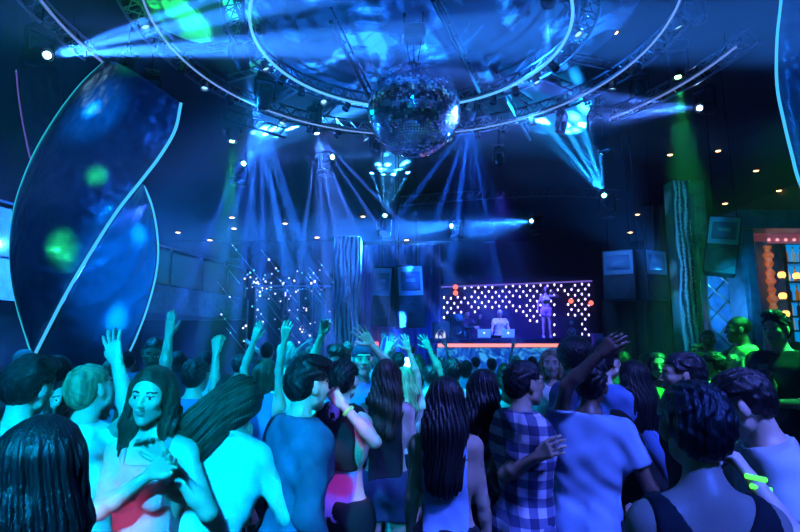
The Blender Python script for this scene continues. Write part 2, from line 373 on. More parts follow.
# moving heads
m_lens = {}
def lensmat(key, col, s): return glow('lens_'+key, col, s)
def moving_head(P, D, label, col=None, es=0.0, size=1.0, key='off', group='moving head lamps on the rig', up=None, floor=False):
    P = Vector(P); D = Vector(D).normalized(); k = size
    pivot = P - D*0.20*k; sg = -1 if floor else 1
    base = pivot + Vector((0, 0, sg*0.33*k))
    t = thing('moving_head', label, 'stage light', base + Vector((0, 0, sg*.1*k)), group)
    side = D.cross(Vector((0, 0, 1)))
    if side.length < .1: side = Vector((1, 0, 0))
    side.normalize(); fr = side.cross(Vector((0, 0, 1)))
    R = Matrix((side, fr, Vector((0, 0, 1)))).transposed()
    b = MB().box(base+Vector((0, 0, sg*.02*k)), (.32*k, .24*k, .10*k), R, .02)
    b.build('base', M_BLACK, t)
    if not floor:
        for s_ in (-1, 1): MB().tube([base+side*s_*.1*k+Vector((0, 0, .06*k)), base+side*s_*.1*k+Vector((0, 0, .17*k))], .018*k, 6).build('clamp', M_ALU, t)
        MB().tube([base+Vector((0, 0, .05*k)), (base.x, base.y, CEIL+.01)], .012, 6).box((base.x, base.y, CEIL-.01), (.12, .12, .03)).build('drop_pipe', M_CABLE, t)
        MB().box(base+Vector((0, 0, .17*k)), (.3*k, .03, .03), R).build('cross_bar', M_ALU, t)
    y = MB()
    for s_ in (-1, 1): y.box(pivot+side*s_*.17*k+Vector((0, 0, sg*.13*k)), (.035*k, .10*k, .34*k), R, .012)
    y.box(pivot+Vector((0, 0, sg*.285*k)), (.375*k, .12*k, .04*k), R, .01); y.build('yoke', M_BLACK, t)
    h = MB().lathe([(.06*k, -.23*k), (.11*k, -.20*k), (.125*k, -.12*k), (.13*k, .05*k), (.10*k, .12*k), (.105*k, .19*k), (.085*k, .195*k), (.08*k, .17*k)], pivot, D, 20)
    h.build('lamp_head', M_BLACK, t)
    if col: l = MB().lathe([(.046*k, -.03), (.046*k, 0), (.03*k, .006*k), (.008*k, .01*k)], P - D*.005, D, 20).build('lens', lensmat(key, col, es), t); l['label'] = 'bright glowing lens'
    else: MB().lathe([(.078*k, -.012), (.078*k, 0), (.05*k, .006*k), (.01*k, .01*k)], P - D*.005, D, 20).build('lens', mat('dark_lens', (.05, .06, .08), .08, coat=1), t)
    return t
BEAMS = [ # px,py,Y, target px,py,Y, power, colour, angle, rays, floor, label
 (48, 55, 6.6, 175, 36, 5.7, 7000, (0.03, 0.21, 1.0), 20, 16, False, 'stage light far left throwing a blue beam to the right above the ribbon sculpture'),
 (244, 69, 7.9, 300, 300, 12, 5000, (0.02, 0.18, 1.0), 13, 22, False, 'stage light hanging at the left of the rings, beam falling to the right'),
 (262, 108, 8.8, 215, 330, 12, 7000, (0.02, 0.132, 1.0), 34, 14, False, 'stage light under the middle ring pouring rays over the balcony'),
 (244, 163, 13, 310, 95, 11, 1100, (0.03, 0.27, 1.0), 42, 8, True, 'low stage light left of centre fanning beams up to the right'),
 (317, 134, 10.6, 350, 300, 11.2, 6000, (0.05, 0.18, 1.0), 34, 15, False, 'round stage light under the middle ring with wide fan of rays below'),
 (333, 157, 13, 400, 150, 12, 500, (0.03, 0.3, 1.0), 22, 8, True, 'small stage light left of the mirror ball with short beam to the right'),
 (385, 215, 16, 392, 160, 14.5, 900, (0.03, 0.33, 1.0), 36, 10, True, 'stage light below the mirror ball shooting a fan of light upward'),
 (451, 226, 17, 340, 246, 14.8, 5000, (0.02, 0.192, 1.0), 32, 10, True, 'stage light over the DJ booth, left of two, beam to the left'),
 (531, 221, 17, 425, 238, 14.8, 5000, (0.02, 0.18, 1.0), 28, 10, True, 'stage light over the DJ booth, right of two, beam to the left'),
 (604, 195, 13.5, 550, 110, 11.0, 3000, (0.01, 0.3, 1.0), 34, 10, True, 'low stage light right of centre sending rays up to the left'),
 (699, 108, 9.3, 620, 112, 8.4, 4000, (0.06, 0.18, 1.0), 17, 14, False, 'far right stage light with pale narrow beam to the left'),
 (678, 78, 8.0, 678, 420, 8.0, 230, GR, 22, 0, False, 'green stage light at the upper right with beam falling straight down'),
 (232, 142, 12, 214, 330, 12, 420, GR, 18, 0, False, 'green stage light left of the rings above the balcony'),
 (548, 4, 7.0, 545, 70, 8.6, 260, (0.03, 0.27, 1.0), 22, 8, False, 'stage light at the top edge right of the mirror ball'),
 (596, 124, 10.2, 520, 96, 8.8, 2400, (0.0, 0.33, 1.0), 90, 6, False, 'stage light on the right of the middle ring washing the rig cyan'),
 (597, 140, 10.2, 596, 300, 11, 300, (0.02, 0.18, 1.0), 14, 10, False, 'bulky stage light hanging right of centre, pointing down'),
 (470, 120, 9.9, 465, 330, 14, 3200, (0.01, 0.12, 1.0), 46, 9, False, 'stage light right of the mirror ball with soft blue rays falling behind it'),
]
# separate pencils of light leaving one lamp: (px, py, Y, angle)
FANS = {0: [(160, 30, 5.8, 4), (165, 50, 5.9, 5), (150, 20, 6.0, 3)],
        1: [(262, 150, 8.6, 4), (285, 200, 9.5, 4), (250, 160, 8.6, 3)],
        2: [(186, 290, 11, 3), (212, 300, 11, 3.5), (238, 300, 11, 3), (262, 300, 11, 3.5), (288, 295, 11, 3), (318, 290, 11, 3)],
        3: [(262, 95, 12, 4), (285, 108, 11.6, 5), (305, 118, 11.6, 4)],
        4: [(300, 265, 11, 3), (326, 275, 11, 3.5), (346, 280, 11, 3), (372, 270, 11.2, 3.5), (402, 262, 11.2, 3), (428, 250, 11.4, 3)],
        6: [(368, 160, 15, 4), (382, 150, 15, 4), (398, 150, 15, 4), (413, 163, 15, 4)],
        9: [(540, 118, 11.4, 4), (558, 112, 11.4, 4), (578, 112, 11.4, 4), (597, 120, 11.4, 3)],
        16: [(425, 250, 11.5, 4), (450, 270, 11.5, 5), (492, 245, 11.5, 4), (400, 215, 11.5, 4)]}
FANP = {0: 4.0, 1: 3, 3: 8, 6: 12, 9: 7.0, 16: 2.5}
for i, (px, py, Y, tx, ty, tY, pw, col, ang, rays, fl, lab) in enumerate(BEAMS):
    P = at(px, py, Y); T = at(tx, ty, tY)
    if col is GR: T = Vector((P.x, P.y, 0))
    D = (T-P).normalized()
    lc = (min(1, col[0]*4+.15), min(1, col[1]*1.3+.4), 1.0) if col is not GR else (.3, 1, .4)
    t = moving_head(P, D, lab, lc, 30 if col is not GR else 12, size=1.0 if Y < 12 else 1.2, key='green' if col is GR else 'blue%d' % i, floor=fl)
    if i in FANS:
        for (fx, fy, fY, fa) in FANS[i]:
            Q = at(fx, fy, fY); spot('beam', P + D*0.03, Q, pw*BEAM*FANP.get(i, 2.0), col, fa, 0.5, 0.025, t)
        spot('beam', P + D*0.03, T, pw*BEAM*.22, col, ang, 0.8, 0.03, t, rays, i, 0.10)
    else: spot('beam', P + D*0.03, T, pw*BEAM, col, ang, 0.6, 0.03, t, rays, i, 0.10)
# unlit fixtures
for (px, py, Y, dx, dy, sz, lab) in ((119, 92, 7.2, -.3, -.3, 1.0, 'dark stage light hanging before the top of the left sculpture'), (150, 100, 8.0, .2, -.4, .8, 'dark stage light at the upper right edge of the left sculpture'),
        (240, 45, 7.6, 0, -.2, 1.5, 'tall black stage light on the left side of the inner ring'), (560, 133, 10.4, -.2, 0, 1.0, 'dark stage light right of the ball beside the bright cyan flare'),
        (605, 152, 10.2, .2, 0, 1.4, 'large black stage light hanging lowest at the right of the rings'), (640, 98, 9.3, -.2, -.3, .9, 'dark stage light with ring lens on the right outer ring'),
        (565, 60, 8.3, -.3, .2, 1.2, 'tilted stage light on the right side of the inner ring'), (700, 20, 6.6, .2, -.2, 1.1, 'unlit stage light in the dark upper right corner'),
        (500, 165, 11, 0, -.5, .7, 'small dark stage light under the right of the mirror ball'), (375, 152, 11.5, -.2, -.5, .9, 'dark stage light just left below the mirror ball')):
    P = at(px, py, Y); moving_head(P, Vector((dx, dy, -1)), lab, size=sz)
# small par lamps clipped round the rings
def par(P, D, lab, g, lit):
    t = thing('par_lamp', lab, 'lamp', P, g); D = Vector(D).normalized()
    MB().lathe([(.03, -.1), (.055, -.08), (.06, 0), (.07, .06), (.062, .06), (.055, .03)], P, D, 12).build('can', M_ALU if lit else M_BLACK, t)
    MB().tube([P+Vector((0, .0, 0)), P+Vector((0, 0, .19))], .012, 5).build('bracket', M_ALU, t)
    MB().lathe([(.05, .03), (.03, .036), (.01, .038)], P, D, 12).build('lens', lensmat('par', (.3, .7, 1), 1.5) if lit else mat('dark_lens'), t)
arc = ('left', 'lower left', 'far', 'lower right', 'right')
ORD = 'first second third fourth fifth sixth seventh eighth ninth tenth eleventh twelfth thirteenth fourteenth fifteenth sixteenth seventeenth eighteenth nineteenth twentieth twenty-first twenty-second'.split()
for (R, rn, n0) in ((2.37, 'inner ring', 18), (3.70, 'middle ring', 22)):
    for i in range(n0):
        a = math.radians(-8 + 196*i/(n0-1)); P = RC + Vector((R*math.cos(a), R*math.sin(a), RZ-.08))
        seg = arc[min(4, int((1-math.cos(math.pi*(1-i/(n0-1))))/2*4.99))]
        par(P, (random.uniform(-.5, .5), random.uniform(-.6, .2), -1), f'small can lamp clipped under the {rn} truss, {ORD[n0-1-i]} from its left end', f'can lamps clipped under the {rn}', i % 3 == 0)

# ------------------------------------------------------------------ ribbon sculptures
rm = mat('ribbon_mesh_skin', (0.06, 0.09, 0.16), 0.30, 0.35); N, L, B = nodes_of(rm)
tc = N.new('ShaderNodeTexCoord'); wv = N.new('ShaderNodeTexWave'); wv.wave_type = 'BANDS'; wv.bands_direction = 'Z'; wv.inputs['Scale'].default_value = 19; wv.inputs['Distortion'].default_value = 2.5; wv.inputs['Detail'].default_value = 1
wv.inputs['Detail Scale'].default_value = .6
L.new(tc.outputs['Object'], wv.inputs['Vector']); n = N.new('ShaderNodeTexNoise'); n.inputs['Scale'].default_value = 2.2; L.new(tc.outputs['Object'], n.inputs['Vector'])
b1 = N.new('ShaderNodeBump'); b1.inputs['Strength'].default_value = .22; b1.inputs['Distance'].default_value = .02; L.new(wv.outputs['Fac'], b1.inputs['Height'])
b2 = N.new('ShaderNodeBump'); b2.inputs['Strength'].default_value = .8; b2.inputs['Distance'].default_value = .25; L.new(n.outputs['Fac'], b2.inputs['Height']); L.new(b1.outputs[0], b2.inputs['Normal']); L.new(b2.outputs[0], B.inputs['Normal'])
def spline(pts, n):
    """Catmull-Rom through 3D points"""
    P = [pts[0]*2-pts[1]] + pts + [pts[-1]*2-pts[-2]]; out = []; m = len(pts)-1
    for i in range(n+1):
        t = i/n*m; k = min(int(t), m-1); u = t-k; a, b, c, d_ = P[k], P[k+1], P[k+2], P[k+3]
        out.append(0.5*((2*b) + (c-a)*u + (2*a-5*b+4*c-d_)*u*u + (-a+3*b-3*c+d_)*u**3))
    return out
def ribbon(t, LE, RE, bulge, bdir=Vector((0, -1, 0)), name='panel'):
    A = spline(LE, 60); Bq = spline(RE, 60); rows = []
    for a, b in zip(A, Bq):
        rows.append([a.lerp(b, j/16) + bdir*bulge*math.sin(math.pi*j/16)*min(1, (a-b).length/1.2) for j in range(17)])
    return MB().grid(rows).build(name, rm, t, solid=.02)
def edge(t, pts, m, r=.022): return MB().tube([q + (cam.location - q).normalized()*.07 for q in spline(pts, 70)], r, 8).build('light_edge', m, t)
m_eg = glow('teal_edge_light', (0.02, 0.55, 0.75), .9); m_eb = glow('cyan_edge_light', (0.05, 0.50, 1.0), 1.1); m_ev = glow('violet_edge_light', (0.16, 0.12, .6), .6)
t = thing('ribbon_sculpture', 'tall twisted ribbon sculpture of blue metal mesh with glowing edges, left of the balcony', 'sculpture', at(70, 356, 6.6)*1)
t.location.z = 0
LA = [at(*q) for q in ((104, 62, 6.9), (80, 85, 6.9), (55, 118, 6.8), (32, 158, 6.7), (15, 205, 6.6), (10, 250, 6.5), (15, 298, 6.4), (33, 360, 6.3), (44, 420, 6.2))]
RA = [at(*q) for q in ((181, 103, 5.9), (175, 130, 5.9), (160, 156, 5.9), (141, 181, 6.0), (118, 210, 6.0), (92, 250, 6.1), (66, 294, 6.2), (33, 358, 6.3), (5, 420, 6.5))]
ribbon(t, LA, RA, .35)
LB = [q + Vector((0, .05, 0)) for q in spline(RA, 64)[24::5]]
RB = [at(*q) for q in ((144, 186, 6.5), (152, 206, 6.7), (157, 232, 6.9), (158, 258, 7.0), (154, 284, 7.1), (146, 312, 7.1), (136, 338, 7.1), (124, 366, 7.0), (105, 430, 6.8))]
ribbon(t, LB, RB, .15)
edge(t, LA[:8], m_eg, .012); edge(t, RA[:8], m_eb, .018); edge(t, RB, m_eb, .013)
LC = [at(*q) for q in ((16, 70, 7.4), (19, 100, 7.4), (25, 135, 7.4), (34, 170, 7.4), (50, 200, 7.4))]
RCc = [at(*q) for q in ((60, 60, 8.0), (62, 100, 8.0), (64, 135, 7.9), (66, 170, 7.8), (68, 200, 7.6))]
ribbon(t, LC, RCc, .1); edge(t, LC, m_ev, .01)
# pedestal
MB().lathe([(.5, 0), (.5, .12), (.3, .16), (.12, .3), (.08, .9)], (at(30, 400, 6.4).x, 6.4, 0), (0, 0, 1), 24).build('pedestal', M_BLACK, t)
t = thing('ribbon_sculpture', 'second ribbon sculpture cut off by the right picture edge, above the bar', 'sculpture', at(810, 200, 5.0)); t.location.z = 0
LR = [at(*q) for q in ((783, -40, 5.2), (781, 0, 5.2), (777, 40, 5.15), (777, 85, 5.1), (784, 122, 5.05), (792, 155, 5.0), (801, 186, 5.0), (830, 250, 5.0), (860, 330, 5.1))]
RR = [at(*q) for q in ((900, -60, 5.9), (905, 0, 5.9), (905, 40, 5.8), (900, 85, 5.7), (895, 122, 5.6), (888, 155, 5.5), (880, 186, 5.4), (876, 250, 5.2), (862, 335, 5.1))]
ribbon(t, LR, RR, .3); edge(t, LR, m_eb, .014)
MB().lathe([(.4, 0), (.4, .12), (.25, .16), (.1, .3), (.07, 1.9)], (at(861, 332, 5.1).x, 5.1, 0), (0, 0, 1), 24).build('pedestal', M_BLACK, t)

# ------------------------------------------------------------------ balcony left
m_fas = mat('balcony_fascia', (0.03, 0.13, 0.17), 0.5, var=.3)
def balc(y0, y1): return (-7.9+(y0-9)*.2, -7.9+(y1-9)*.2)
x0, x1 = balc(9, 20)
s_ = MB(); V = []
for z in (2.55, 3.35): V += [(-12.4, 9, z), (x0, 9, z), (x1, 20, z), (-12.4, 20, z)]
s_.add(V, [(3, 2, 1, 0), (4, 5, 6, 7), (0, 1, 5, 4), (1, 2, 6, 5), (2, 3, 7, 6), (3, 0, 4, 7)])
struct(s_.build('trim_1', m_fas, origin=(-9, 14, 2.5), smooth=False))
t = thing('glass_railing', 'glass balustrade with steel posts running along the left balcony edge', 'railing', (x0, 9, 3.35))
e_ = lambda y: Vector((balc(y, y)[0]-.08, y, 0))
ys = [9, 10.6, 12.2, 13.8, 15.4, 17.0, 18.6, 19.9]
for i, y in enumerate(ys):
    p = e_(y); MB().box((p.x, p.y, 3.9), (.06, .06, 1.1), bev=.008).build('post', M_STEEL, t)
    if i < len(ys)-1:
        q = e_(ys[i+1]); d_ = q-p; a = d_.normalized(); R = Matrix((a, Vector((-a.y, a.x, 0)), Vector((0, 0, 1)))).transposed()
        MB().box((p+q)/2+Vector((0, 0, 3.88)), (d_.length-.12, .012, .95), R).build('glass_panel', M_GLASS, t)
MB().tube([e_(9)+Vector((0, 0, 4.47)), e_(19.9)+Vector((0, 0, 4.47))], .03, 8).build('handrail', M_STEEL, t)
# lit mirror pane of the balcony end, and the mirrored pillar
# made-up rods standing in for streaks of reflected light, dotted with bulbs
t = thing('sparkle_streaks', 'made-up slanted rods for reflected light streaks, dotted with violet white bulbs, beside the balcony', 'light streaks', at(290, 345, 17)); t.location.z = 0
rd = MB(); bl_w = glow('violet_white_bulb', (.55, .5, 1), 5); bl_c = glow('cyan_bulb', (.1, .6, 1), 2.0)
rr = random.Random(5); pos = []
for i in range(26):
    cx, cy = rr.uniform(225, 345), rr.uniform(255, 350); Y = rr.uniform(16.5, 18); ln = rr.uniform(18, 46)
    p, q = at(cx-ln*.4, cy-ln*.5, Y), at(cx+ln*.4, cy+ln*.5, Y); rd.tube([p, q], .014, 5)
    for k in range(rr.randint(1, 3)): pos.append(p.lerp(q, rr.random()))
rd.build('rods', M_STEEL, t)['kind'] = 'stuff'
for px in (248, 284, 326): p = at(px, 300, 17.2); MB().box((p.x, p.y, p.z/2), (.04, .04, p.z)).build('stand', M_STEEL, t)
for k in range(34): pos.append(at(rr.gauss(262, 8), rr.gauss(288, 7), rr.uniform(16.8, 17.6)))
for k in range(60): pos.append(at(rr.uniform(240, 345), rr.uniform(270, 350), rr.uniform(16.6, 17.6)))
b = MB(); b2 = MB()
for i, p in enumerate(pos): (b if i % 3 else b2).ball(p, rr.uniform(.014, .035), 6)
b.build('bulbs', bl_w, t)['kind'] = 'stuff'; b2.build('cyan_bulbs', bl_c, t)['kind'] = 'stuff'
t = thing('glass_partition', 'tall glass partition with steel uprights below the blue rays', 'partition', at(285, 345, 16)); t.location.z = 0
for px in (256, 284, 313, 323, 333):
    p = at(px, 287, 15.8); MB().box((p.x, p.y, p.z/2), (.05, .05, p.z)).build('upright', M_STEEL, t)
pa, pb = at(256, 287, 15.8), at(333, 287, 15.8)
MB().box(((pa.x+pb.x)/2, 15.8, pa.z/2+.2), (pb.x-pa.x-.06, .02, pa.z-.5)).build('glass_pane', M_GLASS, t)
MB().box(((pa.x+pb.x)/2, 15.8, pa.z+.03), (pb.x-pa.x+.1, .07, .06)).build('top_rail', M_STEEL, t)

# carved columns
def carved(name='carved_panel', c1=(0.03, .06, .09), c2=(.55, .75, .8)):
    m = mat(name, c2, .4); N, L, B = nodes_of(m); tc = N.new('ShaderNodeTexCoord'); mp = N.new('ShaderNodeMapping'); L.new(tc.outputs['Object'], mp.inputs[0]); mp.inputs['Scale'].default_value = (1.0, 0.2, 0.28)
    wv = N.new('ShaderNodeTexWave'); wv.wave_type = 'BANDS'; wv.bands_direction = 'X'; wv.inputs['Scale'].default_value = 2.6; wv.inputs['Distortion'].default_value = 7; wv.inputs['Detail'].default_value = 1.5; wv.inputs['Detail Scale'].default_value = 1.1
    L.new(mp.outputs[0], wv.inputs['Vector']); r = N.new('ShaderNodeValToRGB'); L.new(wv.outputs['Fac'], r.inputs[0]); r.color_ramp.elements[0].color = (*c1, 1); r.color_ramp.elements[1].color = (*c2, 1)
    r.color_ramp.elements[0].position = .25; r.color_ramp.elements[1].position = .7
    L.new(r.outputs[0], B.inputs['Base Color']); bp = N.new('ShaderNodeBump'); bp.inputs['Distance'].default_value = .05; L.new(wv.outputs['Fac'], bp.inputs['Height']); L.new(bp.outputs[0], B.inputs['Normal'])
    return m
m_carv = carved()
def column(pxa, pxb, py_top, Y, lab, m):
    a, b_ = at(pxa, py_top, Y), at(pxb, py_top, Y); cx = (a.x+b_.x)/2; wd = b_.x-a.x
    t = thing('carved_column', lab, 'column', (cx, Y, 0))
    MB().box((cx, Y+.2, a.z/2), (wd, .4, a.z), bev=.03).build('shaft', m, t)
    rl = MB(); n_ = int(a.z/(wd*1.15))
    for i in range(n_):
        z = wd*.7 + i*wd*1.15
        for rr_ in (.40, .27): rl.tube([Vector((cx+wd*rr_*math.cos(q), Y-.01, z+wd*rr_*1.15*math.sin(q))) for q in [2*math.pi*k/20 for k in range(20)]], .02, 5, closed=True)
    rl.build('relief_rings', m, t)
    return a.z
column(334, 361, 236, 15.5, 'carved column with wavy rings glowing teal left of the loudspeakers', m_carv)
column(671, 691, 180, 12.0, 'carved column with ring relief right of the brown drape', m_carv)
column(692, 704, 180, 11.8, 'narrow dark green carved column beside the quilted glass wall', mat('green_column', (.04, .10, .06), .5, var=.7, vscale=3))
spot('column_uplight', (at(345, 340, 14.0).x, 14.2, .4), at(347, 290, 15.5), 60, (0.0, .45, .8), 60, .8)
spot('column_uplight', (at(682, 380, 11).x, 10.6, .4), at(682, 320, 12), 40, (0.0, .6, .7), 50, .8)

# ------------------------------------------------------------------ stage / dj booth
SY = 15.6
a = at(435, 341, SY); b_ = at(604, 341, SY); TOPZ = a.z
m_wave = mat('booth_front_wave', (.15, .5, .9), .4); N, L, B = nodes_of(m_wave); tc = N.new('ShaderNodeTexCoord'); n = N.new('ShaderNodeTexNoise'); n.inputs['Scale'].default_value = 2.4; n.inputs['Distortion'].default_value = 3; L.new(tc.outputs['Object'], n.inputs['Vector'])
r = N.new('ShaderNodeValToRGB'); L.new(n.outputs['Fac'], r.inputs[0]); e = r.color_ramp.elements; e[0].position = .38; e[0].color = (.003, .03, .22, 1); e[1].position = .66; e[1].color = (.06, .5, .9, 1)
x = e.new(.5); x.color = (.005, .12, .5, 1); L.new(r.outputs[0], B.inputs['Emission Color']); B.inputs['Emission Strength'].default_value = .75; B.inputs['Base Color'].default_value = (.02, .05, .1, 1)
t = thing('dj_booth', 'long DJ booth with orange lit lip and blue patterned glowing front', 'DJ booth', ((a.x+b_.x)/2, SY+.6, 0))
W_ = b_.x-a.x; cx = (a.x+b_.x)/2
MB().box((cx, SY+.65, TOPZ-.02+.03), (W_+.2, 1.3, .14), bev=.02).build('counter', mat('counter_dark', (.02, .02, .05), .25), t)
MB().box((cx, SY+.5, (TOPZ-.16)/2), (W_-.05, .9, TOPZ-.16)).build('body', M_BLACK, t)
o = MB().box((cx-.12, SY+.03, TOPZ-.62), (W_-.35, .04, .86)).build('front_screen', m_wave, t); o['label'] = 'blue glowing patterned front screen'
o = MB().box((cx-.3, SY-.02, TOPZ-.125), (W_-.75, .05, .10), bev=.01).build('light_strip', glow('orange_strip', (1, .26, .20), 1.6), t); o['label'] = 'orange pink light strip under the counter'
p = at(598, 340, SY); MB().box((p.x+.02, SY-.06, (TOPZ+.22)/2), (.42, .25, TOPZ+.22), bev=.02).build('end_post', mat('violet_plastic', (.35, .25, .8), .4), t)
# platform behind
DK = 1.0
struct(MB().box((cx, SY+2.6, DK/2), (W_+2.4, 2.6, DK)).build('trim_2', M_BLACK, origin=(cx, SY+2, 0), smooth=False))
# things on the booth
def laptop(px, py, Y, lab, col):
    p = at(px, py, Y); p.z = TOPZ+.085; t = thing('laptop', lab, 'laptop', p, 'laptops on the DJ booth')
    MB().box(p+Vector((0, .1, .01)), (.36, .25, .02), bev=.005).build('keyboard_deck', M_ALU, t)
    R = Matrix.Rotation(math.radians(12), 3, 'X')
    o = MB().box(p+Vector((0, -.04, .14)), (.38, .016, .25), R, .005).build('lid', mat('laptop_lid_'+lab[:5], col, .3, emit=(.2, .5, 1), es=.25), t)
    MB().ball(p+Vector((0, -.06, .15)), .022, 8, (1, .3, 1)).build('logo', glow('laptop_logo', (.8, .9, 1), 3), t)
laptop(484, 336, SY+.3, 'light blue laptop lid open, left of two on the DJ booth', (.4, .7, .9))
laptop(508, 338, SY+.25, 'silver laptop with glowing round mark, right of two on the DJ booth', (.6, .8, .95))
def monitor(px, Y, wd, hh, lab, tilt=0.0, leg=False):
    p = at(px, 338, Y); p.z = TOPZ+.055; t = thing('monitor_speaker', lab, 'speaker', p, 'monitor speakers on the DJ booth')
    R = Matrix.Rotation(tilt, 3, 'Z')
    MB().box(p+Vector((0, 0, hh/2)), (wd, .4, hh), R, .02).build('cabinet', M_BOX, t)
    for z_, r_ in ((hh*.35, .13), (hh*.78, .06)):
        MB().lathe([(r_, 0), (r_*.95, .02), (r_*.5, -.02), (r_*.2, .01)], p+R@Vector((0, -.2, z_)), R@Vector((0, -1, 0)), 16).build('driver', M_STEEL, t)
monitor(441, SY+.35, .5, .5, 'black monitor speaker at the left end of the DJ booth')
monitor(455, SY+.5, .42, .75, 'taller monitor speaker second from the left on the DJ booth', .3)
monitor(572, SY+.5, .55, .62, 'dark monitor speaker right of the dancer on the DJ booth', -.3)
p = at(495, 339, SY+.35); p.z = TOPZ+.09
mx = MB().box(p+Vector((-.02, .25, .03)), (.9, .35, .10), bev=.01)
tag(mx.build('dj_mixer', M_BLACK, origin=p), 'flat black mixing desk between the laptops and the DJ', 'mixer')
p = at(438, 332, SY+.1); p.z = TOPZ+.09
p.z = TOPZ+.05
for k, (h, lb) in enumerate(((.22, 'tallest white bottle at the left end of the DJ booth, rightmost of three'), (.12, 'shortest white bottle at the left end of the DJ booth, middle of three'), (.18, 'medium white bottle at the left end of the DJ booth, leftmost of three'))):
    q = p+Vector((.18-.11*k, 0, 0)); b = MB().lathe([(.035, 0), (.04, h*.6), (.015, h*.8), (.015, h)], q, (0, 0, 1), 12)
    tag(b.build('bottle', glow('white_bottle', (.8, .8, 1), .9), origin=q), lb, 'bottle', 'white bottles on the DJ booth')
p = at(375, 347, 16.9)
t2 = thing('red_lamp', 'small pink red lantern at the foot of the violet drape', 'lamp', (p.x, 16.9, 0), 'red lamps around the stage')
MB().box(p, (.22, .2, .34), bev=.03).build('shade', glow('pink_lantern', (1, .16, .2), 1.6), t2); MB().box((p.x, p.y, (p.z-.17)/2), (.05, .05, p.z-.17)).build('stand', M_BLACK, t2)
# bulb wall
t = thing('bulb_wall', 'dark backdrop wall dotted with slanting rows of white violet bulbs behind the DJ', 'light wall', at(517, 335, 18.3)); t.location.z = 1.0
a, b_ = at(440, 283, 18.3), at(596, 283, 18.3)
MB().box(((a.x+b_.x)/2, 18.42, 2.5), (b_.x-a.x, .12, 3.0)).build('backing', mat('bulb_backing', (.015, .01, .05), .6), t)
m_bulb = glow('bulb_violet', (.50, .42, 1.0), 5); rest = MB(); npart = 0
bm0 = MB().ball((0, 0, 0), 0.035, 8, (.8, .8, 1.3)).lathe([(.03, 0), (.03, .05)], (0, 0, 0), (0, 1, 0), 8)
allb = []
for i in range(22):
    for j in range(11):
        px = 444 + i*6.9 + (j % 2)*3.4; py = 287.5 + j*5.0 + (i*(-.17)) + (i % 2)*1.0
        if px > 592: continue
        if 555 < px < 566 and j > 1 : continue
        if px < 470 and py < 296 - (px-443)*.1 and j > 0: continue
        if px < 458 and py < 296: continue
        if py > 316 + 7*math.sin(px*.06) and px < 530 and not (px < 452): continue
        if 527 < px < 552 and py > 322: continue
        if rr.random() < .06: continue
        allb.append((px, py))
rr.shuffle(allb)
mesh0 = None
for (px, py) in allb:
    p = at(px, py, 18.33)
    if npart < 98:
        if mesh0 is None: o = bm0.build('bulb', m_bulb, t, origin=(0, 0, 0)); mesh0 = o
        else: o = mesh0.copy(); C.objects.link(o)
        o.location = p - t.location; npart += 1
    else: rest.ball(p, 0.035, 8, (.8, .8, 1.3))
rest.build('bulbs', m_bulb, t)['kind'] = 'stuff'
tr_ = MB().tube([at(441, 287, 18.2), at(470, 286, 18.2), at(592, 281, 18.2)], .03, 6)
tr_.build('top_rail', glow('violet_rail', (.3, .2, 1), .5), t)
for (px, py, lab) in ((455.5, 287, 'upper red lamp at the left of the bulb wall'), (455.5, 293, 'lower red lamp at the left of the bulb wall'), (571, 301, 'orange red lamp in the gap of the bulb wall'), (591, 303, 'red lamp at the right end of the bulb wall')):
    p = at(px, py, 18.1); t2 = thing('red_lamp', lab, 'lamp', p, 'red lamps on the bulb wall')
    MB().ball(p, .085, 10).build('bulb', glow('red_lamp', (1, .12, .08), 2.5), t2); MB().lathe([(.06, .0), (.06, .16)], p+Vector((0, .04, 0)), (0, 1, 0), 10).build('socket', M_BLACK, t2)
# arch truss over stage
t = thing('stage_truss', 'long thin curved truss spanning above the DJ booth', 'lighting truss', at(500, 205, 17))
c_ = spline([at(400, 206, 16.6), at(440, 202, 16.9), at(500, 198, 17.2), at(560, 196, 17), at(620, 199, 16.6)], 40)
for dz in (0, .3): MB().tube([p+Vector((0, 0, dz)) for p in c_], .028, 6).build('chord', M_ALU, t)
b = MB()
for i in range(40): b.tube([c_[i], c_[i+1]+Vector((0, 0, .3))], .012, 4)
b.build('lattice', M_ALU, t)
# stage drape behind and purple drape left
def drape(xa, xb, Y, z0, z1, lab, m, amp=.08, n=60, name='drape'):
    rows = [[Vector((xa+(xb-xa)*i/n, Y+amp*math.sin(i*1.15)+amp*.5*math.sin(i*.37+1), z)) for i in range(n+1)] for z in (z0, (z0+z1)/2, z1)]
    return tag(MB().grid(rows).build(name, m, origin=((xa+xb)/2, Y, z0), solid=.03), lab, 'curtain')
drape(at(361, 300, 17).x, at(441, 300, 17).x, 17.2, 0, 4.9, 'violet blue pleated drape behind the left loudspeaker pair', mat('violet_drape', (.16, .14, .5), .7))
drape(at(604, 300, 12.8).x, at(671, 300, 12.8).x, 12.9, 0, 2.75, 'dark brown pleated drape under the right loudspeaker pair', mat('brown_drape', (.10, .05, .05), .6), n=24)
drape(at(652, 300, 13.1).x, at(671, 300, 13.1).x, 13.25, 0, 5.2, 'tall narrow bronze drape above the brown drape', mat('bronze_drape', (.12, .07, .06), .5), n=10)
spot('stage_violet_spot', at(400, 350, 15.5), at(395, 290, 17.2), 60, VI, 70, .9)
spot('stage_violet_spot', at(560, 345, 17.0), at(545, 300, 18.3), 25, VI, 90, .9)
spot('stage_violet_spot', at(500, 190, 14.6), at(510, 320, 16.8), 5000, (.06, .06, 1), 64, .9)  # added spot tinting the stage haze and dancer violet blue
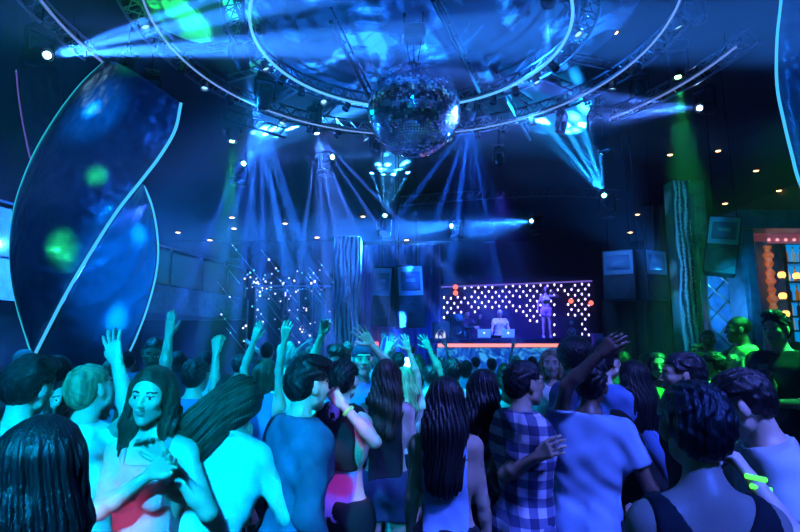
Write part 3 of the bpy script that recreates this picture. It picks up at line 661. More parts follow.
# hung loudspeakers
m_horn = mat('horn_grille', (.35, .55, .75), .4, .2)
def cab(px, py, Y, wd, hh, yaw, lab, tilt=0.0, hornm=m_horn, roll=0.0):
    p = at(px, py, Y); t = thing('loudspeaker', lab, 'speaker', p, 'hung loudspeakers')
    R = Matrix.Rotation(math.radians(yaw), 3, 'Z') @ Matrix.Rotation(math.radians(roll), 3, 'Y') @ Matrix.Rotation(math.radians(tilt), 3, 'X'); X = lambda x, y, z: p + R @ Vector((x, y, z))
    MB().box(p, (wd, .55, hh), R, .02).build('cabinet', M_BOX, t)
    h = hh*.46; zc = hh*.24; pan = MB()
    for (dx, dz, sx, sz) in ((0, h*.46, wd*.9, h*.08), (0, -h*.46, wd*.9, h*.08), (-wd*.42, 0, wd*.07, h), (wd*.42, 0, wd*.07, h), (0, 0.02, wd*.36, h*.12)):
        pan.box(X(dx, -.285, zc+dz), (sx, .02, sz), R)
    pan.box(X(0, -.278, zc), (wd*.9, .01, h*.95), R)
    pan.build('horn_panel', hornm, t)
    hn = MB(); S = Vector
    for (w1, h1, y1, w2, h2, y2) in ((wd*.36, h*.32, -.30, wd*.12, h*.08, -.28),):
        A_ = [X(sx*w1, y1, zc+sz*h1) for sx, sz in ((-1, -1), (1, -1), (1, 1), (-1, 1))]; B_ = [X(sx*w2, y2, zc+sz*h2) for sx, sz in ((-1, -1), (1, -1), (1, 1), (-1, 1))]
        hn.add(A_+B_, [(0, 1, 5, 4), (1, 2, 6, 5), (2, 3, 7, 6), (3, 0, 4, 7), (4, 5, 6, 7)])
    hn.build('horn', mat('horn_inside', (.10, .18, .28), .35), t, solid=.01)
    MB().lathe([(wd*.38, 0), (wd*.36, .015), (wd*.2, -.0), (wd*.08, .02)], X(0, -.28, -hh*.25), R@Vector((0, -1, 0)), 24).build('woofer', mat('woofer_cone', (.03, .03, .035), .5), t)
    for sx in (-1, 1): MB().tube([X(sx*wd*.35, 0, hh/2), Vector((X(sx*wd*.35, 0, hh/2).x, X(0, 0, hh/2).y, CEIL))], .008, 5).build('hanging_cable', M_CABLE, t)
cab(387, 297, 13.2, .54, 1.45, -28, 'loudspeaker with pale blue horn, left one of the pair left of the DJ booth', roll=4)
cab(409, 297, 12.9, .64, 1.5, 10, 'loudspeaker with pale blue horn, right one of the pair left of the DJ booth', roll=-3)
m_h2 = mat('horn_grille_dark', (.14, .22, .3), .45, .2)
cab(620.5, 276, 12.2, .68, 1.15, -30, 'dim loudspeaker, left one of the pair above the brown drape', hornm=m_h2)
cab(647, 276, 12.2, .66, 1.15, 24, 'dim loudspeaker, right one of the pair above the brown drape', hornm=m_h2)
cab(722, 247, 9.2, .50, 1.0, -30, 'tilted loudspeaker with teal horn beside the bar entrance', roll=10, hornm=mat('horn_grille_teal', (.15, .45, .42), .45, .2))
spot('speaker_light', (-1.5, 9.5, 5.5), at(398, 280, 13), 25, (.05, .5, 1), 20, .9)  # added weak spot without fixture, brightening the left loudspeakers

# ------------------------------------------------------------------ bar
BY = 9.6
m_frame = mat('bar_frame_steel', (.10, .20, .30), .35, .6, var=.3)
top = at(760, 213, BY).z; lint = at(760, 231, BY).z
xl0 = at(737, 300, BY).x; xl1 = at(752, 300, BY).x
fr = MB().box(((xl0+12.4)/2, BY, (top+lint)/2), (12.4-xl0, .5, top-lint), bev=.02)
tag(fr.build('bar_lintel', m_frame, origin=((xl0+12)/2, BY, lint)), 'wide grey blue lintel across the top of the bar opening', 'beam')
fr = MB().box(((xl0+xl1)/2, BY+.0, lint/2), (xl1-xl0, .45, lint), bev=.02)
fr.box(((xl0+xl1)/2-.02, BY-.24, lint/2), (.06, .03, lint-.1))
tag(fr.build('bar_pillar', m_frame, origin=((xl0+xl1)/2, BY, 0)), 'tall steel pillar at the left of the bar opening', 'pillar')
# quilted glass wall
m_q = mat('quilted_glass', (.08, .22, .45), .25, .3, coat=.6, var=.5, vscale=5)
qa, qb = at(703, 275, 10.4), at(741, 275, 10.4)
t = thing('quilted_wall', 'blue glass wall panel with diagonal metal lattice left of the bar', 'wall panel', ((qa.x+qb.x)/2, 10.4, 0))
MB().box(((qa.x+qb.x)/2, 10.45, qa.z/2), (qb.x-qa.x, .08, qa.z)).build('glass_sheet', m_q, t)
lt = MB(); wq = qb.x-qa.x; hq = qa.z
def clipseg(x0, z0, dx, dz):
    t0 = 0; ts = []
    for k in range(200):
        u = k*.03; x, z = x0+dx*u, z0+dz*u
        if 0 <= x <= wq and 0 <= z <= hq: ts.append(u)
    return (min(ts), max(ts)) if len(ts) > 1 else None
for sgn in (1, -1):
    for k in range(-4, 12):
        r_ = clipseg(0, k*.42, 1, sgn*1.0)
        if r_: u0, u1 = r_; lt.tube([(qa.x+u0, 10.39, k*.42+sgn*u0), (qa.x+u1, 10.39, k*.42+sgn*u1)], .016, 6)
lt.build('lattice', M_STEEL, t)
MB().box((qa.x, 10.36, hq/2), (.05, .1, hq)).build('left_strip', M_ALU, t)
spot('wall_wash', (at(722, 330, 9).x, 9.0, 2.0), at(722, 290, 10.4), 320, (.05, .35, 1), 70, .8)
spot('wall_wash', (at(745, 330, 8).x, 8.2, 2.8), at(745, 290, BY), 160, (.0, .4, .9), 60, .8)
# pink inner frame and orange ornate post
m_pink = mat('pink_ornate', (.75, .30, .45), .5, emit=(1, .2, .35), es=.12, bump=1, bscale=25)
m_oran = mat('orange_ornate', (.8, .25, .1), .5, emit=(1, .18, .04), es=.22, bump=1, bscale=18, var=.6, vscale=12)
IY = BY+.5
ia = at(751, 236, IY); ib = at(830, 236, IY)
t = thing('bar_inner_frame', 'pink lit ornate frame lining the bar opening', 'frame', (ia.x, IY, 0))
MB().box(((ia.x+ib.x)/2, IY, ia.z), (ib.x-ia.x, .2, .26)).build('top_band', m_pink, t)
MB().box((ia.x+.12, IY, ia.z/2), (.24, .2, ia.z)).build('side_band', mat('silver_ornate', (.35, .5, .65), .3, .6, bump=1, bscale=30), t)
b = MB()
for k in range(9): b.ball((ia.x+.25+k*.16, IY-.13, ia.z-.1), .03, 8)
b.build('studs', glow('pink_stud', (1, .4, .45), 1.2), t)['kind'] = 'stuff'
p0 = at(767, 246, IY-.1)
o = MB()
pp = []
for k in range(150): zz = p0.z*k/149; pp.append((.07+.02*math.sin(k*.9)+.012*math.sin(k*.37), zz))
o.lathe(pp, (p0.x, IY-.1, 0), (0, 0, 1), 16)
tag(o.build('ornate_post', m_oran, origin=(p0.x, IY-.1, 0)), 'orange glowing carved post inside the bar opening', 'post')
spot('bar_glow', (p0.x-.4, IY-1.2, 3.2), (p0.x, IY, 3.0), 14, (1, .25, .08), 60, .9)
# back bar
KY = BY+1.7
ka = at(776, 238, KY); kb = at(850, 238, KY)
t = thing('back_bar_shelf', 'glowing cyan back bar shelving full of bottles', 'shelves', ((ka.x+kb.x)/2, KY, 0))
m_kb = mat('backbar_screen', (.1, .4, .8), .3, emit=(.0, .35, 1.0), es=.7); N, L, B = nodes_of(m_kb)
MB().box(((ka.x+kb.x)/2, KY+.2, ka.z/2), (kb.x-ka.x, .06, ka.z)).build('lit_back', m_kb, t)
zs = [at(785, q, KY).z for q in (331, 317, 302, 283, 264)]
for z in zs: MB().box(((ka.x+kb.x)/2, KY, z), (kb.x-ka.x, .35, .04)).build('shelf_board', M_STEEL, t)
MB().box((ka.x, KY, ka.z/2), (.08, .4, ka.z)).build('side_post', m_frame, t); MB().box(((ka.x+kb.x)/2, KY, ka.z), (kb.x-ka.x, .4, .25)).build('top_board', M_BLACK, t)
bcols = [('amber', (.7, .25, .03), 'amber'), ('clear', (.5, .8, 1), 'clear'), ('dark', (.03, .04, .06), 'dark'), ('green', (.05, .35, .12), 'green')]
rows = ('bottom', 'second', 'third', 'fourth', 'top'); proto = {}
for si, z in enumerate(zs):
    for k in range(8):
        cn, cc, cl = bcols[rr.choice((0, 0, 1, 1, 2, 3))]; x = ka.x+.14+k*.155
        if x > kb.x-.1: break
        key = cn
        if key not in proto:
            q = Vector((x, KY-.05, z+.02)); b = thing('bottle', '', 'bottle', q)
            MB().lathe([(.036, 0), (.04, .01), (.04, .18), (.014, .24), (.014, .31)], q, (0, 0, 1), 12).build('body', mat('bottle_'+cn, cc, .15, emit=cc, es=.25), b)
            MB().lathe([(.017, .30), (.017, .335)], q, (0, 0, 1), 10).build('cap', M_STEEL, b)
            proto[key] = b
        else: b = copy_tree(proto[key]); b.location = (x, KY-.05, z+.02)
        b['label'] = f'{cl} bottle on the {rows[si]} shelf of the back bar, {ORD[k]} from its left end'; b['group'] = 'bottles on the back bar shelves'
# amber lamps on the shelves
for (px, py, lab) in ((782, 278, 'upper amber lamp between the back bar bottles'), (783, 299, 'middle amber lamp between the back bar bottles'), (786, 317, 'lower amber lamp between the back bar bottles'), (797, 279, 'amber lamp at the far right of the back bar')):
    p = at(px, py, KY-.18); t2 = thing('shelf_lamp', lab, 'lamp', p, 'amber lamps on the back bar')
    MB().lathe([(.05, 0), (.075, .05), (.07, .10), (.04, .13)], p, (0, 0, 1), 12).build('shade', glow('amber_lamp', (1, .42, .1), 3.0), t2); MB().lathe([(.05, -.03), (.05, .0)], p, (0, 0, 1), 12).build('foot', M_STEEL, t2)
bc = MB().box((at(790, 340, BY-.9).x+.6, BY-.9, .6), (2.6, .6, 1.15), bev=.02)
tag(bc.build('bar_counter', M_STEEL, origin=(8, BY-.9, 0)), 'steel bar counter in front of the back bar shelves', 'counter')
# raised terrace on the right
RZr = 0.16
struct(MB().box((6.4, 6.9, RZr/2), (8.4, 6.6, RZr)).build('trim_3', m_floor, origin=(6.4, 7, 0), smooth=False))
# ================================================================== people
V3 = lambda *a: np.array(a, dtype=np.float64)
def unit(v): v = np.asarray(v, float); return v/max(1e-9, np.linalg.norm(v))
def rotm(ax, deg):
    a = math.radians(deg); c, s = math.cos(a), math.sin(a)
    return np.array({'x': [[1, 0, 0], [0, c, -s], [0, s, c]], 'y': [[c, 0, s], [0, 1, 0], [-s, 0, c]], 'z': [[c, -s, 0], [s, c, 0], [0, 0, 1]]}[ax])
def smin(a, b, k):
    h = np.maximum(k-np.abs(a-b), 0)/k
    return np.minimum(a, b) - h*h*k*0.25
# primitives: dict(kind, a, b, ra, rb, k, n, flat, cut)
def cone(a, b, ra, rb, k=.03, n=None, flat=1.0, cut=False): return dict(t='c', a=np.asarray(a, float), b=np.asarray(b, float), ra=ra, rb=rb, k=k, n=n, flat=flat, cut=cut)
def ell(c, r, k=.02, R=None, sub=False): return dict(t='e', a=np.asarray(c, float), r=np.asarray(r, float), k=k, R=R, sub=sub)
def pb(p, m):
    if p['t'] == 'c':
        r = max(p['ra'], p['rb'])+m; return np.minimum(p['a'], p['b'])-r, np.maximum(p['a'], p['b'])+r
    r = max(p['r'])+m; return p['a']-r, p['a']+r
def peval(p, X, Y, Z):
    if p['t'] == 'c':
        a, b = p['a'], p['b']; ba = b-a; x, y, z = X-a[0], Y-a[1], Z-a[2]
        if p['n'] is not None:
            n = p['n']; kk = 1/p['flat']-1; d = x*n[0]+y*n[1]+z*n[2]; x = x+kk*d*n[0]; y = y+kk*d*n[1]; z = z+kk*d*n[2]
            ba = ba + kk*np.dot(ba, n)*n
        L2 = max(1e-9, ba@ba); t = (x*ba[0]+y*ba[1]+z*ba[2])/L2; tc = np.clip(t, 0, 1)
        d = np.sqrt((x-tc*ba[0])**2+(y-tc*ba[1])**2+(z-tc*ba[2])**2) - (p['ra']+(p['rb']-p['ra'])*tc)
        if p['n'] is not None: d = d*(p['flat']**.5)
        if p['cut']: d = np.maximum(d, (t-1)*math.sqrt(L2))
        return d
    x, y, z = X-p['a'][0], Y-p['a'][1], Z-p['a'][2]
    if p['R'] is not None:
        R = p['R'].T; x, y, z = R[0, 0]*x+R[0, 1]*y+R[0, 2]*z, R[1, 0]*x+R[1, 1]*y+R[1, 2]*z, R[2, 0]*x+R[2, 1]*y+R[2, 2]*z
    r = p['r']; k0 = np.sqrt((x/r[0])**2+(y/r[1])**2+(z/r[2])**2); k1 = np.sqrt((x/r[0]**2)**2+(y/r[1]**2)**2+(z/r[2]**2)**2)
    return k0*(k0-1)/np.maximum(k1, 1e-6)
def field(prims, h, post=None, pad=None):
    pad = pad or 3*h
    lo = np.min([pb(p, 0)[0] for p in prims if not p.get('sub')], axis=0)-pad-.01; hi = np.max([pb(p, 0)[1] for p in prims if not p.get('sub')], axis=0)+pad+.01
    n = np.ceil((hi-lo)/h).astype(int)+1
    ax = [(lo[i]+h*np.arange(n[i])).astype(np.float32) for i in range(3)]
    F = np.full(tuple(n), 1.0, np.float32)
    for p in prims:
        l, u = pb(p, p['k']+2.5*h); i0 = np.clip(((l-lo)/h).astype(int), 0, n); i1 = np.clip(np.ceil((u-lo)/h).astype(int)+1, 0, n)
        if (i1 <= i0).any(): continue
        sl = tuple(slice(i0[i], i1[i]) for i in range(3))
        X, Y, Z = ax[0][sl[0], None, None], ax[1][None, sl[1], None], ax[2][None, None, sl[2]]
        d = peval(p, X, Y, Z)
        F[sl] = -smin(-F[sl], d, p['k']) if p.get('sub') else smin(F[sl], d, p['k'])
    if post is not None:
        X, Y, Z = ax[0][:, None, None], ax[1][None, :, None], ax[2][None, None, :]
        F = post(F, X, Y, Z).astype(np.float32)
    F[0], F[-1] = np.maximum(F[0], .01), np.maximum(F[-1], .01); F[:, 0] = np.maximum(F[:, 0], .01); F[:, -1] = np.maximum(F[:, -1], .01); F[:, :, 0] = np.maximum(F[:, :, 0], .01); F[:, :, -1] = np.maximum(F[:, :, -1], .01)
    return F, lo
def nets(F, lo, h):
    S = F < 0; nx, ny, nz = F.shape
    c = [S[i:nx-1+i, j:ny-1+j, k:nz-1+k] for i in (0, 1) for j in (0, 1) for k in (0, 1)]
    allv = c[0].copy(); anyv = c[0].copy()
    for q in c[1:]: allv &= q; anyv |= q
    act = anyv & ~allv; I, J, K = np.nonzero(act)
    if len(I) == 0: return np.zeros((0, 3)), np.zeros((0, 4), int)
    idx = np.full(act.shape, -1, np.int64); idx[I, J, K] = np.arange(len(I))
    acc = np.zeros((len(I), 3)); cnt = np.zeros(len(I))
    cor = [(i, j, k) for i in (0, 1) for j in (0, 1) for k in (0, 1)]
    val = {q: F[I+q[0], J+q[1], K+q[2]].astype(float) for q in cor}
    for a in cor:
        for x in range(3):
            if a[x] == 0:
                b = list(a); b[x] = 1; b = tuple(b); m = (val[a] < 0) != (val[b] < 0)
                t = np.where(m, val[a]/np.where(m, val[a]-val[b], 1), 0)
                for y in range(3): acc[:, y] += m*(a[y]+(t if y == x else 0))
                cnt += m
    P = acc/cnt[:, None]; P = (P+np.stack([I, J, K], 1))*h+lo
    quads = []
    for x in range(3):
        o = [y for y in range(3) if y != x]
        sl0 = [slice(1, -1)]*3; sl0[x] = slice(0, -1); sl1 = list(sl0); sl1[x] = slice(1, None)
        A, Bv = S[tuple(sl0)], S[tuple(sl1)]
        e = np.nonzero(A != Bv); base = np.stack(e, 1); base[:, o[0]] += 1; base[:, o[1]] += 1
        s = A[e]
        def cell(d0, d1):
            q = base.copy(); q[:, o[0]] -= d0; q[:, o[1]] -= d1; return idx[q[:, 0], q[:, 1], q[:, 2]]
        Q = np.stack([cell(1, 1), cell(0, 1), cell(0, 0), cell(1, 0)], 1)
        fl = s if x != 1 else ~s
        Q[~fl] = Q[~fl][:, ::-1]; quads.append(Q)
    return P, np.concatenate(quads)
def surf(prims, h, post=None): return nets(*field(prims, h, post), h)
def mk(name, parts, mats, parent):
    """parts: list of (V, Q, material index array or int) in world coordinates"""
    V = np.concatenate([p[0] for p in parts]); off = 0; Qs = []; MI = []
    for v, q, m in parts:
        Qs.append(q+off); off += len(v); MI.append(np.full(len(q), m) if np.isscalar(m) else m)
    Q = np.concatenate(Qs); MI = np.concatenate(MI).astype(np.int32)
    rl = root_loc(parent); V = V - np.array(rl)
    me = bpy.data.meshes.new(name); me.vertices.add(len(V)); me.vertices.foreach_set('co', V.ravel().astype(np.float32))
    me.loops.add(len(Q)*4); me.loops.foreach_set('vertex_index', Q.ravel().astype(np.int32))
    me.polygons.add(len(Q)); me.polygons.foreach_set('loop_start', np.arange(0, len(Q)*4, 4, dtype=np.int32)); me.polygons.foreach_set('loop_total', np.full(len(Q), 4, np.int32))
    for m in mats: me.materials.append(m)
    me.polygons.foreach_set('material_index', MI); me.update(calc_edges=True); me.shade_smooth()
    o = bpy.data.objects.new(name, me); C.objects.link(o); o.parent = parent
    return o

# ---- head (canonical: face +Y, centre at origin, 0.23 m tall)
def head_prims(sex):
    f = sex == 'f'; j = .9 if f else 1.0
    P = [ell((0, -.012, .032), (.073, .093, .082), .02), ell((0, .028, -.030), (.056*j+.002, .060, .078), .03),
         cone((0, .058, -.088), (.042*j, .018, -.066), .021*j, .018, .02), cone((0, .058, -.088), (-.042*j, .018, -.066), .021*j, .018, .02),
         cone((-.034, .070, .026), (.034, .070, .026), .013, .013, .015), ell((.040, .060, -.014), (.022, .018, .018), .02), ell((-.040, .060, -.014), (.022, .018, .018), .02),
         ell((.031, .096, .006), (.017, .015, .011), .012, sub=True), ell((-.031, .096, .006), (.017, .015, .011), .012, sub=True),
         cone((0, .083, .014), (0, .103, -.020), .007, .0095, .010), ell((.009, .094, -.024), (.008, .009, .006), .006), ell((-.009, .094, -.024), (.008, .009, .006), .006),
         ell((.030, .074, .006), (.0125, .0125, .012), .002), ell((-.030, .074, .006), (.0125, .0125, .012), .002),
         ell((0, .086, -.047), (.022, .012, .0065), .006), ell((0, .085, -.058), (.019, .012, .0075), .006), ell((0, .101, -.0525), (.024, .008, .0018), .003, sub=True),
         ell((.076, -.006, -.006), (.009, .019, .030), .008, rotm('z', -18)), ell((-.076, -.006, -.006), (.009, .019, .030), .008, rotm('z', 18)),
         cone((0, -.022, -.05), (0, -.030, -.105), .050*(.85 if f else 1), .041*(.85 if f else 1.02), .03)]
    return P
HC = {}
def head_mesh(sex, h):
    key = (sex, h)
    if key not in HC:
        V, Q = surf(head_prims(sex), h); c = V[Q].mean(1); mi = np.zeros(len(Q), int)
        for s in (-1, 1):
            d = c-np.array([s*.030, .086, .006]); e = (np.abs(d[:, 0]) < .0125) & (np.abs(d[:, 2]) < .0055) & (d[:, 1] > -.012) & (d[:, 1] < .03); mi[e] = 1
            ir = (np.hypot(d[:, 0], d[:, 2]) < max(.0058, h*.8)) & (d[:, 1] > -.01); mi[ir] = 2
            br = (np.abs(c[:, 0]-s*.032) < .019) & (np.abs(c[:, 2]-.030+np.abs(c[:, 0]-s*.030)*.15) < max(.0035, h*.55)) & (c[:, 1] > .06); mi[br] = 2
            lash = (np.abs(d[:, 0]) < .015) & (d[:, 2] > .0045) & (d[:, 2] < .0045+max(.003, h*.6)) & (d[:, 1] > -.012); mi[lash] = 2
        lp = (((c[:, 0]/.025)**2+((c[:, 2]+.0525)/.0125)**2) < 1) & (c[:, 1] > .085); mi[lp] = 3
        HC[key] = (V, Q, mi)
    return HC[key]
def hair_prims(style):
    P = [ell((0, -.020, .036), (.086, .103, .090), .02)]
    if style == 'short': P += [ell((0, -.065, -.005), (.072, .055, .075), .03)]
    elif style == 'buzz': P = [ell((0, -.014, .034), (.0755, .0955, .0845), .01)]
    elif style == 'quiff': P += [ell((0, -.06, 0), (.074, .06, .075), .03), ell((0, .045, .105), (.062, .06, .038), .03), ell((.02, -.02, .115), (.06, .06, .03), .03)]
    elif style == 'bun': P += [ell((0, -.06, 0), (.074, .06, .075), .03), ell((0, -.135, .075), (.050, .045, .048), .015)]
    elif style == 'cap': P = [ell((0, -.014, .036), (.083, .1, .086), .01)]
    elif style == 'bob': P += [cone((0, -.055, .0), (0, -.062, -.11), .088, .075, .04), cone((.066, -.01, .0), (.07, .0, -.10), .03, .026, .03), cone((-.066, -.01, .0), (-.07, .0, -.10), .03, .026, .03)]
    elif style in ('long', 'longer', 'wavy'):
        L = {'long': .27, 'longer': .39, 'wavy': .33}[style]; n = V3(0, 1, 0)
        P += [cone((0, -.055, .0), (0, -.085, -.16), .092, .108, .04, n, .75), cone((0, -.085, -.16), (0, -.105, -L), .112, .100, .05, n, .55),
              cone((.070, -.015, .02), (.082, -.005, -.13), .027, .032, .03), cone((-.070, -.015, .02), (-.082, -.005, -.13), .027, .032, .03),
              cone((.082, -.005, -.13), (.085, .03, -L*.85), .034, .020, .03), cone((-.082, -.005, -.13), (-.085, .03, -L*.85), .034, .020, .03)]
    elif style == 'afro': P = [ell((0, -.03, .045), (.115, .125, .115), .02)]
    elif style == 'tossed':    # long hair thrown sideways and down
        P += [cone((0, -.055, .01), (-.10, -.09, -.02), .085, .08, .04), cone((.0, -.06, .0), (-.19, -.10, -.08), .085, .065, .05), cone((-.19, -.10, -.08), (-.28, -.09, -.16), .062, .022, .05),
              cone((-.05, -.08, -.05), (-.16, -.12, -.17), .07, .05, .05), cone((-.16, -.12, -.17), (-.22, -.11, -.28), .045, .014, .04)]
    return P
HH = {}
def hair_mesh(style, h):
    key = (style, h)
    if key not in HH:
        fr = {'short': (.030, .062), 'buzz': (.045, .060), 'quiff': (.045, .07), 'bun': (.038, .072), 'bob': (.034, .07), 'cap': (.05, .045)}.get(style, (.040, .072))
        def post(F, X, Y, Z):
            th = np.arctan2(X, -(Y+.02)); long_ = style in ('long', 'longer', 'wavy', 'bob', 'tossed')
            if style == 'tossed': F = F + .004*np.sin((Z*.86-X*.5)*170+2.5*np.sin(X*16)+Y*60) + .003*np.sin((Z*.8-X*.6)*330+3*np.sin(X*22)+Y*90)
            elif long_: F = F + (.0035*np.sin(th*34+6*np.sin(Z*9)+(X*60)) + .003*np.sin(X*210+5*np.sin(Z*14+1)+Y*60)) * np.clip((.11-Z)/.1, .25, 1)
            elif style == 'afro': F = F + .006*np.sin(X*160)*np.sin(Y*150)*np.sin(Z*155)
            elif style in ('short', 'quiff'): F = F + .0035*np.sin(X*150+Y*50+3*np.sin(Z*60))*np.clip(Z*10+.5, .1, 1)+.002*np.sin(X*300-Y*90)
            if style == 'wavy': F = F + .010*np.sin(Z*38+2*np.sin(th*2))*np.clip(-Z*8, 0, 1)
            lo_ = -.075 if not long_ else -9
            # open the face: in front of the hairline plane
            face = np.minimum(np.minimum(Y-fr[0]-np.maximum(0, (Z-.02))*.55, fr[1]+(.020-np.abs(X)*.55 if long_ else 0)-Z+.0*X), .066-np.abs(X)*(1.0 if not long_ else .98)+.0*Z)
            side = np.minimum(Y+.018-.0*Z, .028-Z+.0*X)   # ears and cheeks free for short cuts
            F = np.maximum(F, face)
            if not long_ and style not in ('afro',): F = np.maximum(F, np.minimum(side, np.abs(X)*0+.2))
            F = np.maximum(F, lo_-Z+.0*F)
            return F
        HH[key] = surf(hair_prims(style), h, post)
    return HH[key]
# ---- hand (canonical: wrist at origin, fingers +Z, palm facing +Y, thumb on +X)
HD = {}
def hand_mesh(pose, h):
    key = (pose, h)
    if key in HD: return HD[key]
    curl = {'open': (4, 8, 6), 'relaxed': (18, 28, 20), 'grip': (45, 60, 40), 'fist': (80, 95, 60), 'point': (75, 90, 60), 'flat': (2, 3, 2)}[pose]
    P = [cone((0, -.0, -.035), (0, 0, .01), .026, .024, .012, V3(0, 1, 0), .78)]
    spread = {'open': 11, 'flat': 3, 'relaxed': 5}.get(pose, 2)
    for i, (x, ln, r) in enumerate(((.030, .074, .0086), (.010, .082, .0088), (-.010, .076, .0084), (-.029, .060, .0074))):
        kn = V3(x, 0, .088 - abs(i-1)*.004); P.append(cone((x*.55, 0, .012), kn, .0135, .0115, .014))
        c = (6, 8, 5) if (pose == 'point' and i == 0) else curl
        sp = (1.5-i)*spread; p = kn; a = 0
        for s_, fr in zip(c, (.45, .31, .24)):
            a += s_; d = rotm('y', sp) @ V3(0, math.sin(math.radians(a)), math.cos(math.radians(a))); q = p+d*ln*fr
            P.append(cone(p, q, r*(1.0 if fr > .4 else .95), r*(.95 if fr > .4 else .85), .004)); p = q
    ta = {'open': 48, 'flat': 30, 'relaxed': 30}.get(pose, 18); a0 = V3(.020, .004, .022)
    d = unit(V3(math.sin(math.radians(ta)), .35, math.cos(math.radians(ta)))); b0 = a0+d*.038; P.append(cone(a0, b0, .015, .0115, .012))
    d2 = unit(d+V3(-.25 if pose != 'open' else 0, .35 if pose in ('grip', 'fist', 'point') else .05, .3)); c0 = b0+d2*.030; P.append(cone(b0, c0, .0105, .0095, .004)); P.append(cone(c0, c0+unit(d2+V3(-.2, .2 if pose != 'open' else 0, .2))*.024, .0095, .008, .004))
    V, Q = surf(P, h); HD[key] = (V, Q); return HD[key]

m_iris = mat('eye_dark', (.01, .01, .012), .3); m_white = mat('eye_white', (.65, .7, .72), .3)
SKIN = {'light': mat('skin_light', (.72, .50, .40), .42, bump=.12, bscale=220, var=.06, vscale=14), 'tan': mat('skin_tan', (.50, .34, .25), .42, bump=.12, bscale=220, var=.06, vscale=14), 'dark': mat('skin_dark', (.16, .10, .075), .38, bump=.12, bscale=220, var=.08, vscale=14)}
LIPS = {'light': mat('lips_rose', (.58, .32, .30), .35), 'tan': mat('lips_brown', (.40, .24, .2), .35), 'dark': mat('lips_dark', (.12, .06, .05), .35)}
def hairm(name, col): return mat('hair_'+name, col, .38, bump=.6, bscale=160, aniso=(1, 1, .08), var=.75, vscale=26)
HAIR = {'black': hairm('black', (.008, .008, .011)), 'brown': hairm('brown', (.05, .035, .025)), 'fair': hairm('fair', (.34, .25, .15)), 'grey': hairm('grey', (.25, .25, .26))}
def cloth(name, col, rough=.8, var=.12): return mat('cloth_'+name, col, rough, bump=.35, bscale=300, var=var, vscale=5)
CL = {'white': cloth('white', (.8, .8, .8)), 'pale': cloth('pale', (.55, .62, .68)), 'pink': cloth('pink', (.95, .38, .42)), 'black': cloth('black', (.012, .013, .018)), 'navy': cloth('navy', (.03, .05, .13)),
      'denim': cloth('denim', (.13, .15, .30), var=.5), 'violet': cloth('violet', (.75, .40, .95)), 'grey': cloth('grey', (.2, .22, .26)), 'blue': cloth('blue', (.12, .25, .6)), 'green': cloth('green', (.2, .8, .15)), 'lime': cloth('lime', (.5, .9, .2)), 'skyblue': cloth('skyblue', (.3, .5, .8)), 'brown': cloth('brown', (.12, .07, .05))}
pm = mat('cloth_plaid', (.5, .5, .6), .8, bump=.3, bscale=300); N, L, B = nodes_of(pm); tc = N.new('ShaderNodeTexCoord'); sp_ = N.new('ShaderNodeSeparateXYZ'); L.new(tc.outputs['Object'], sp_.inputs[0])
def _stripe(src, freq, off):
    a = N.new('ShaderNodeMath'); a.operation = 'MULTIPLY_ADD'; L.new(src, a.inputs[0]); a.inputs[1].default_value = freq; a.inputs[2].default_value = off
    b = N.new('ShaderNodeMath'); b.operation = 'FRACT'; L.new(a.outputs[0], b.inputs[0]); c = N.new('ShaderNodeMath'); c.operation = 'GREATER_THAN'; c.inputs[1].default_value = .5; L.new(b.outputs[0], c.inputs[0]); return c.outputs[0]
ad = N.new('ShaderNodeMath'); ad.operation = 'ADD'; L.new(_stripe(sp_.outputs['X'], 12, 50.2), ad.inputs[0]); L.new(_stripe(sp_.outputs['Z'], 12, 50.1), ad.inputs[1])
hf = N.new('ShaderNodeMath'); hf.operation = 'MULTIPLY'; hf.inputs[1].default_value = .5; L.new(ad.outputs[0], hf.inputs[0]); rp = N.new('ShaderNodeValToRGB'); rp.color_ramp.interpolation = 'CONSTANT'
rp.color_ramp.elements[0].color = (.03, .035, .12, 1); rp.color_ramp.elements[1].position = .3; rp.color_ramp.elements[1].color = (.16, .17, .32, 1); x = rp.color_ramp.elements.new(.8); x.color = (.7, .65, .85, 1); L.new(hf.outputs[0], rp.inputs[0]); L.new(rp.outputs[0], B.inputs['Base Color']); CL['plaid'] = pm
M_SHOE = mat('shoe_leather', (.02, .02, .022), .4); M_SHOEW = mat('shoe_white', (.6, .6, .62), .5)

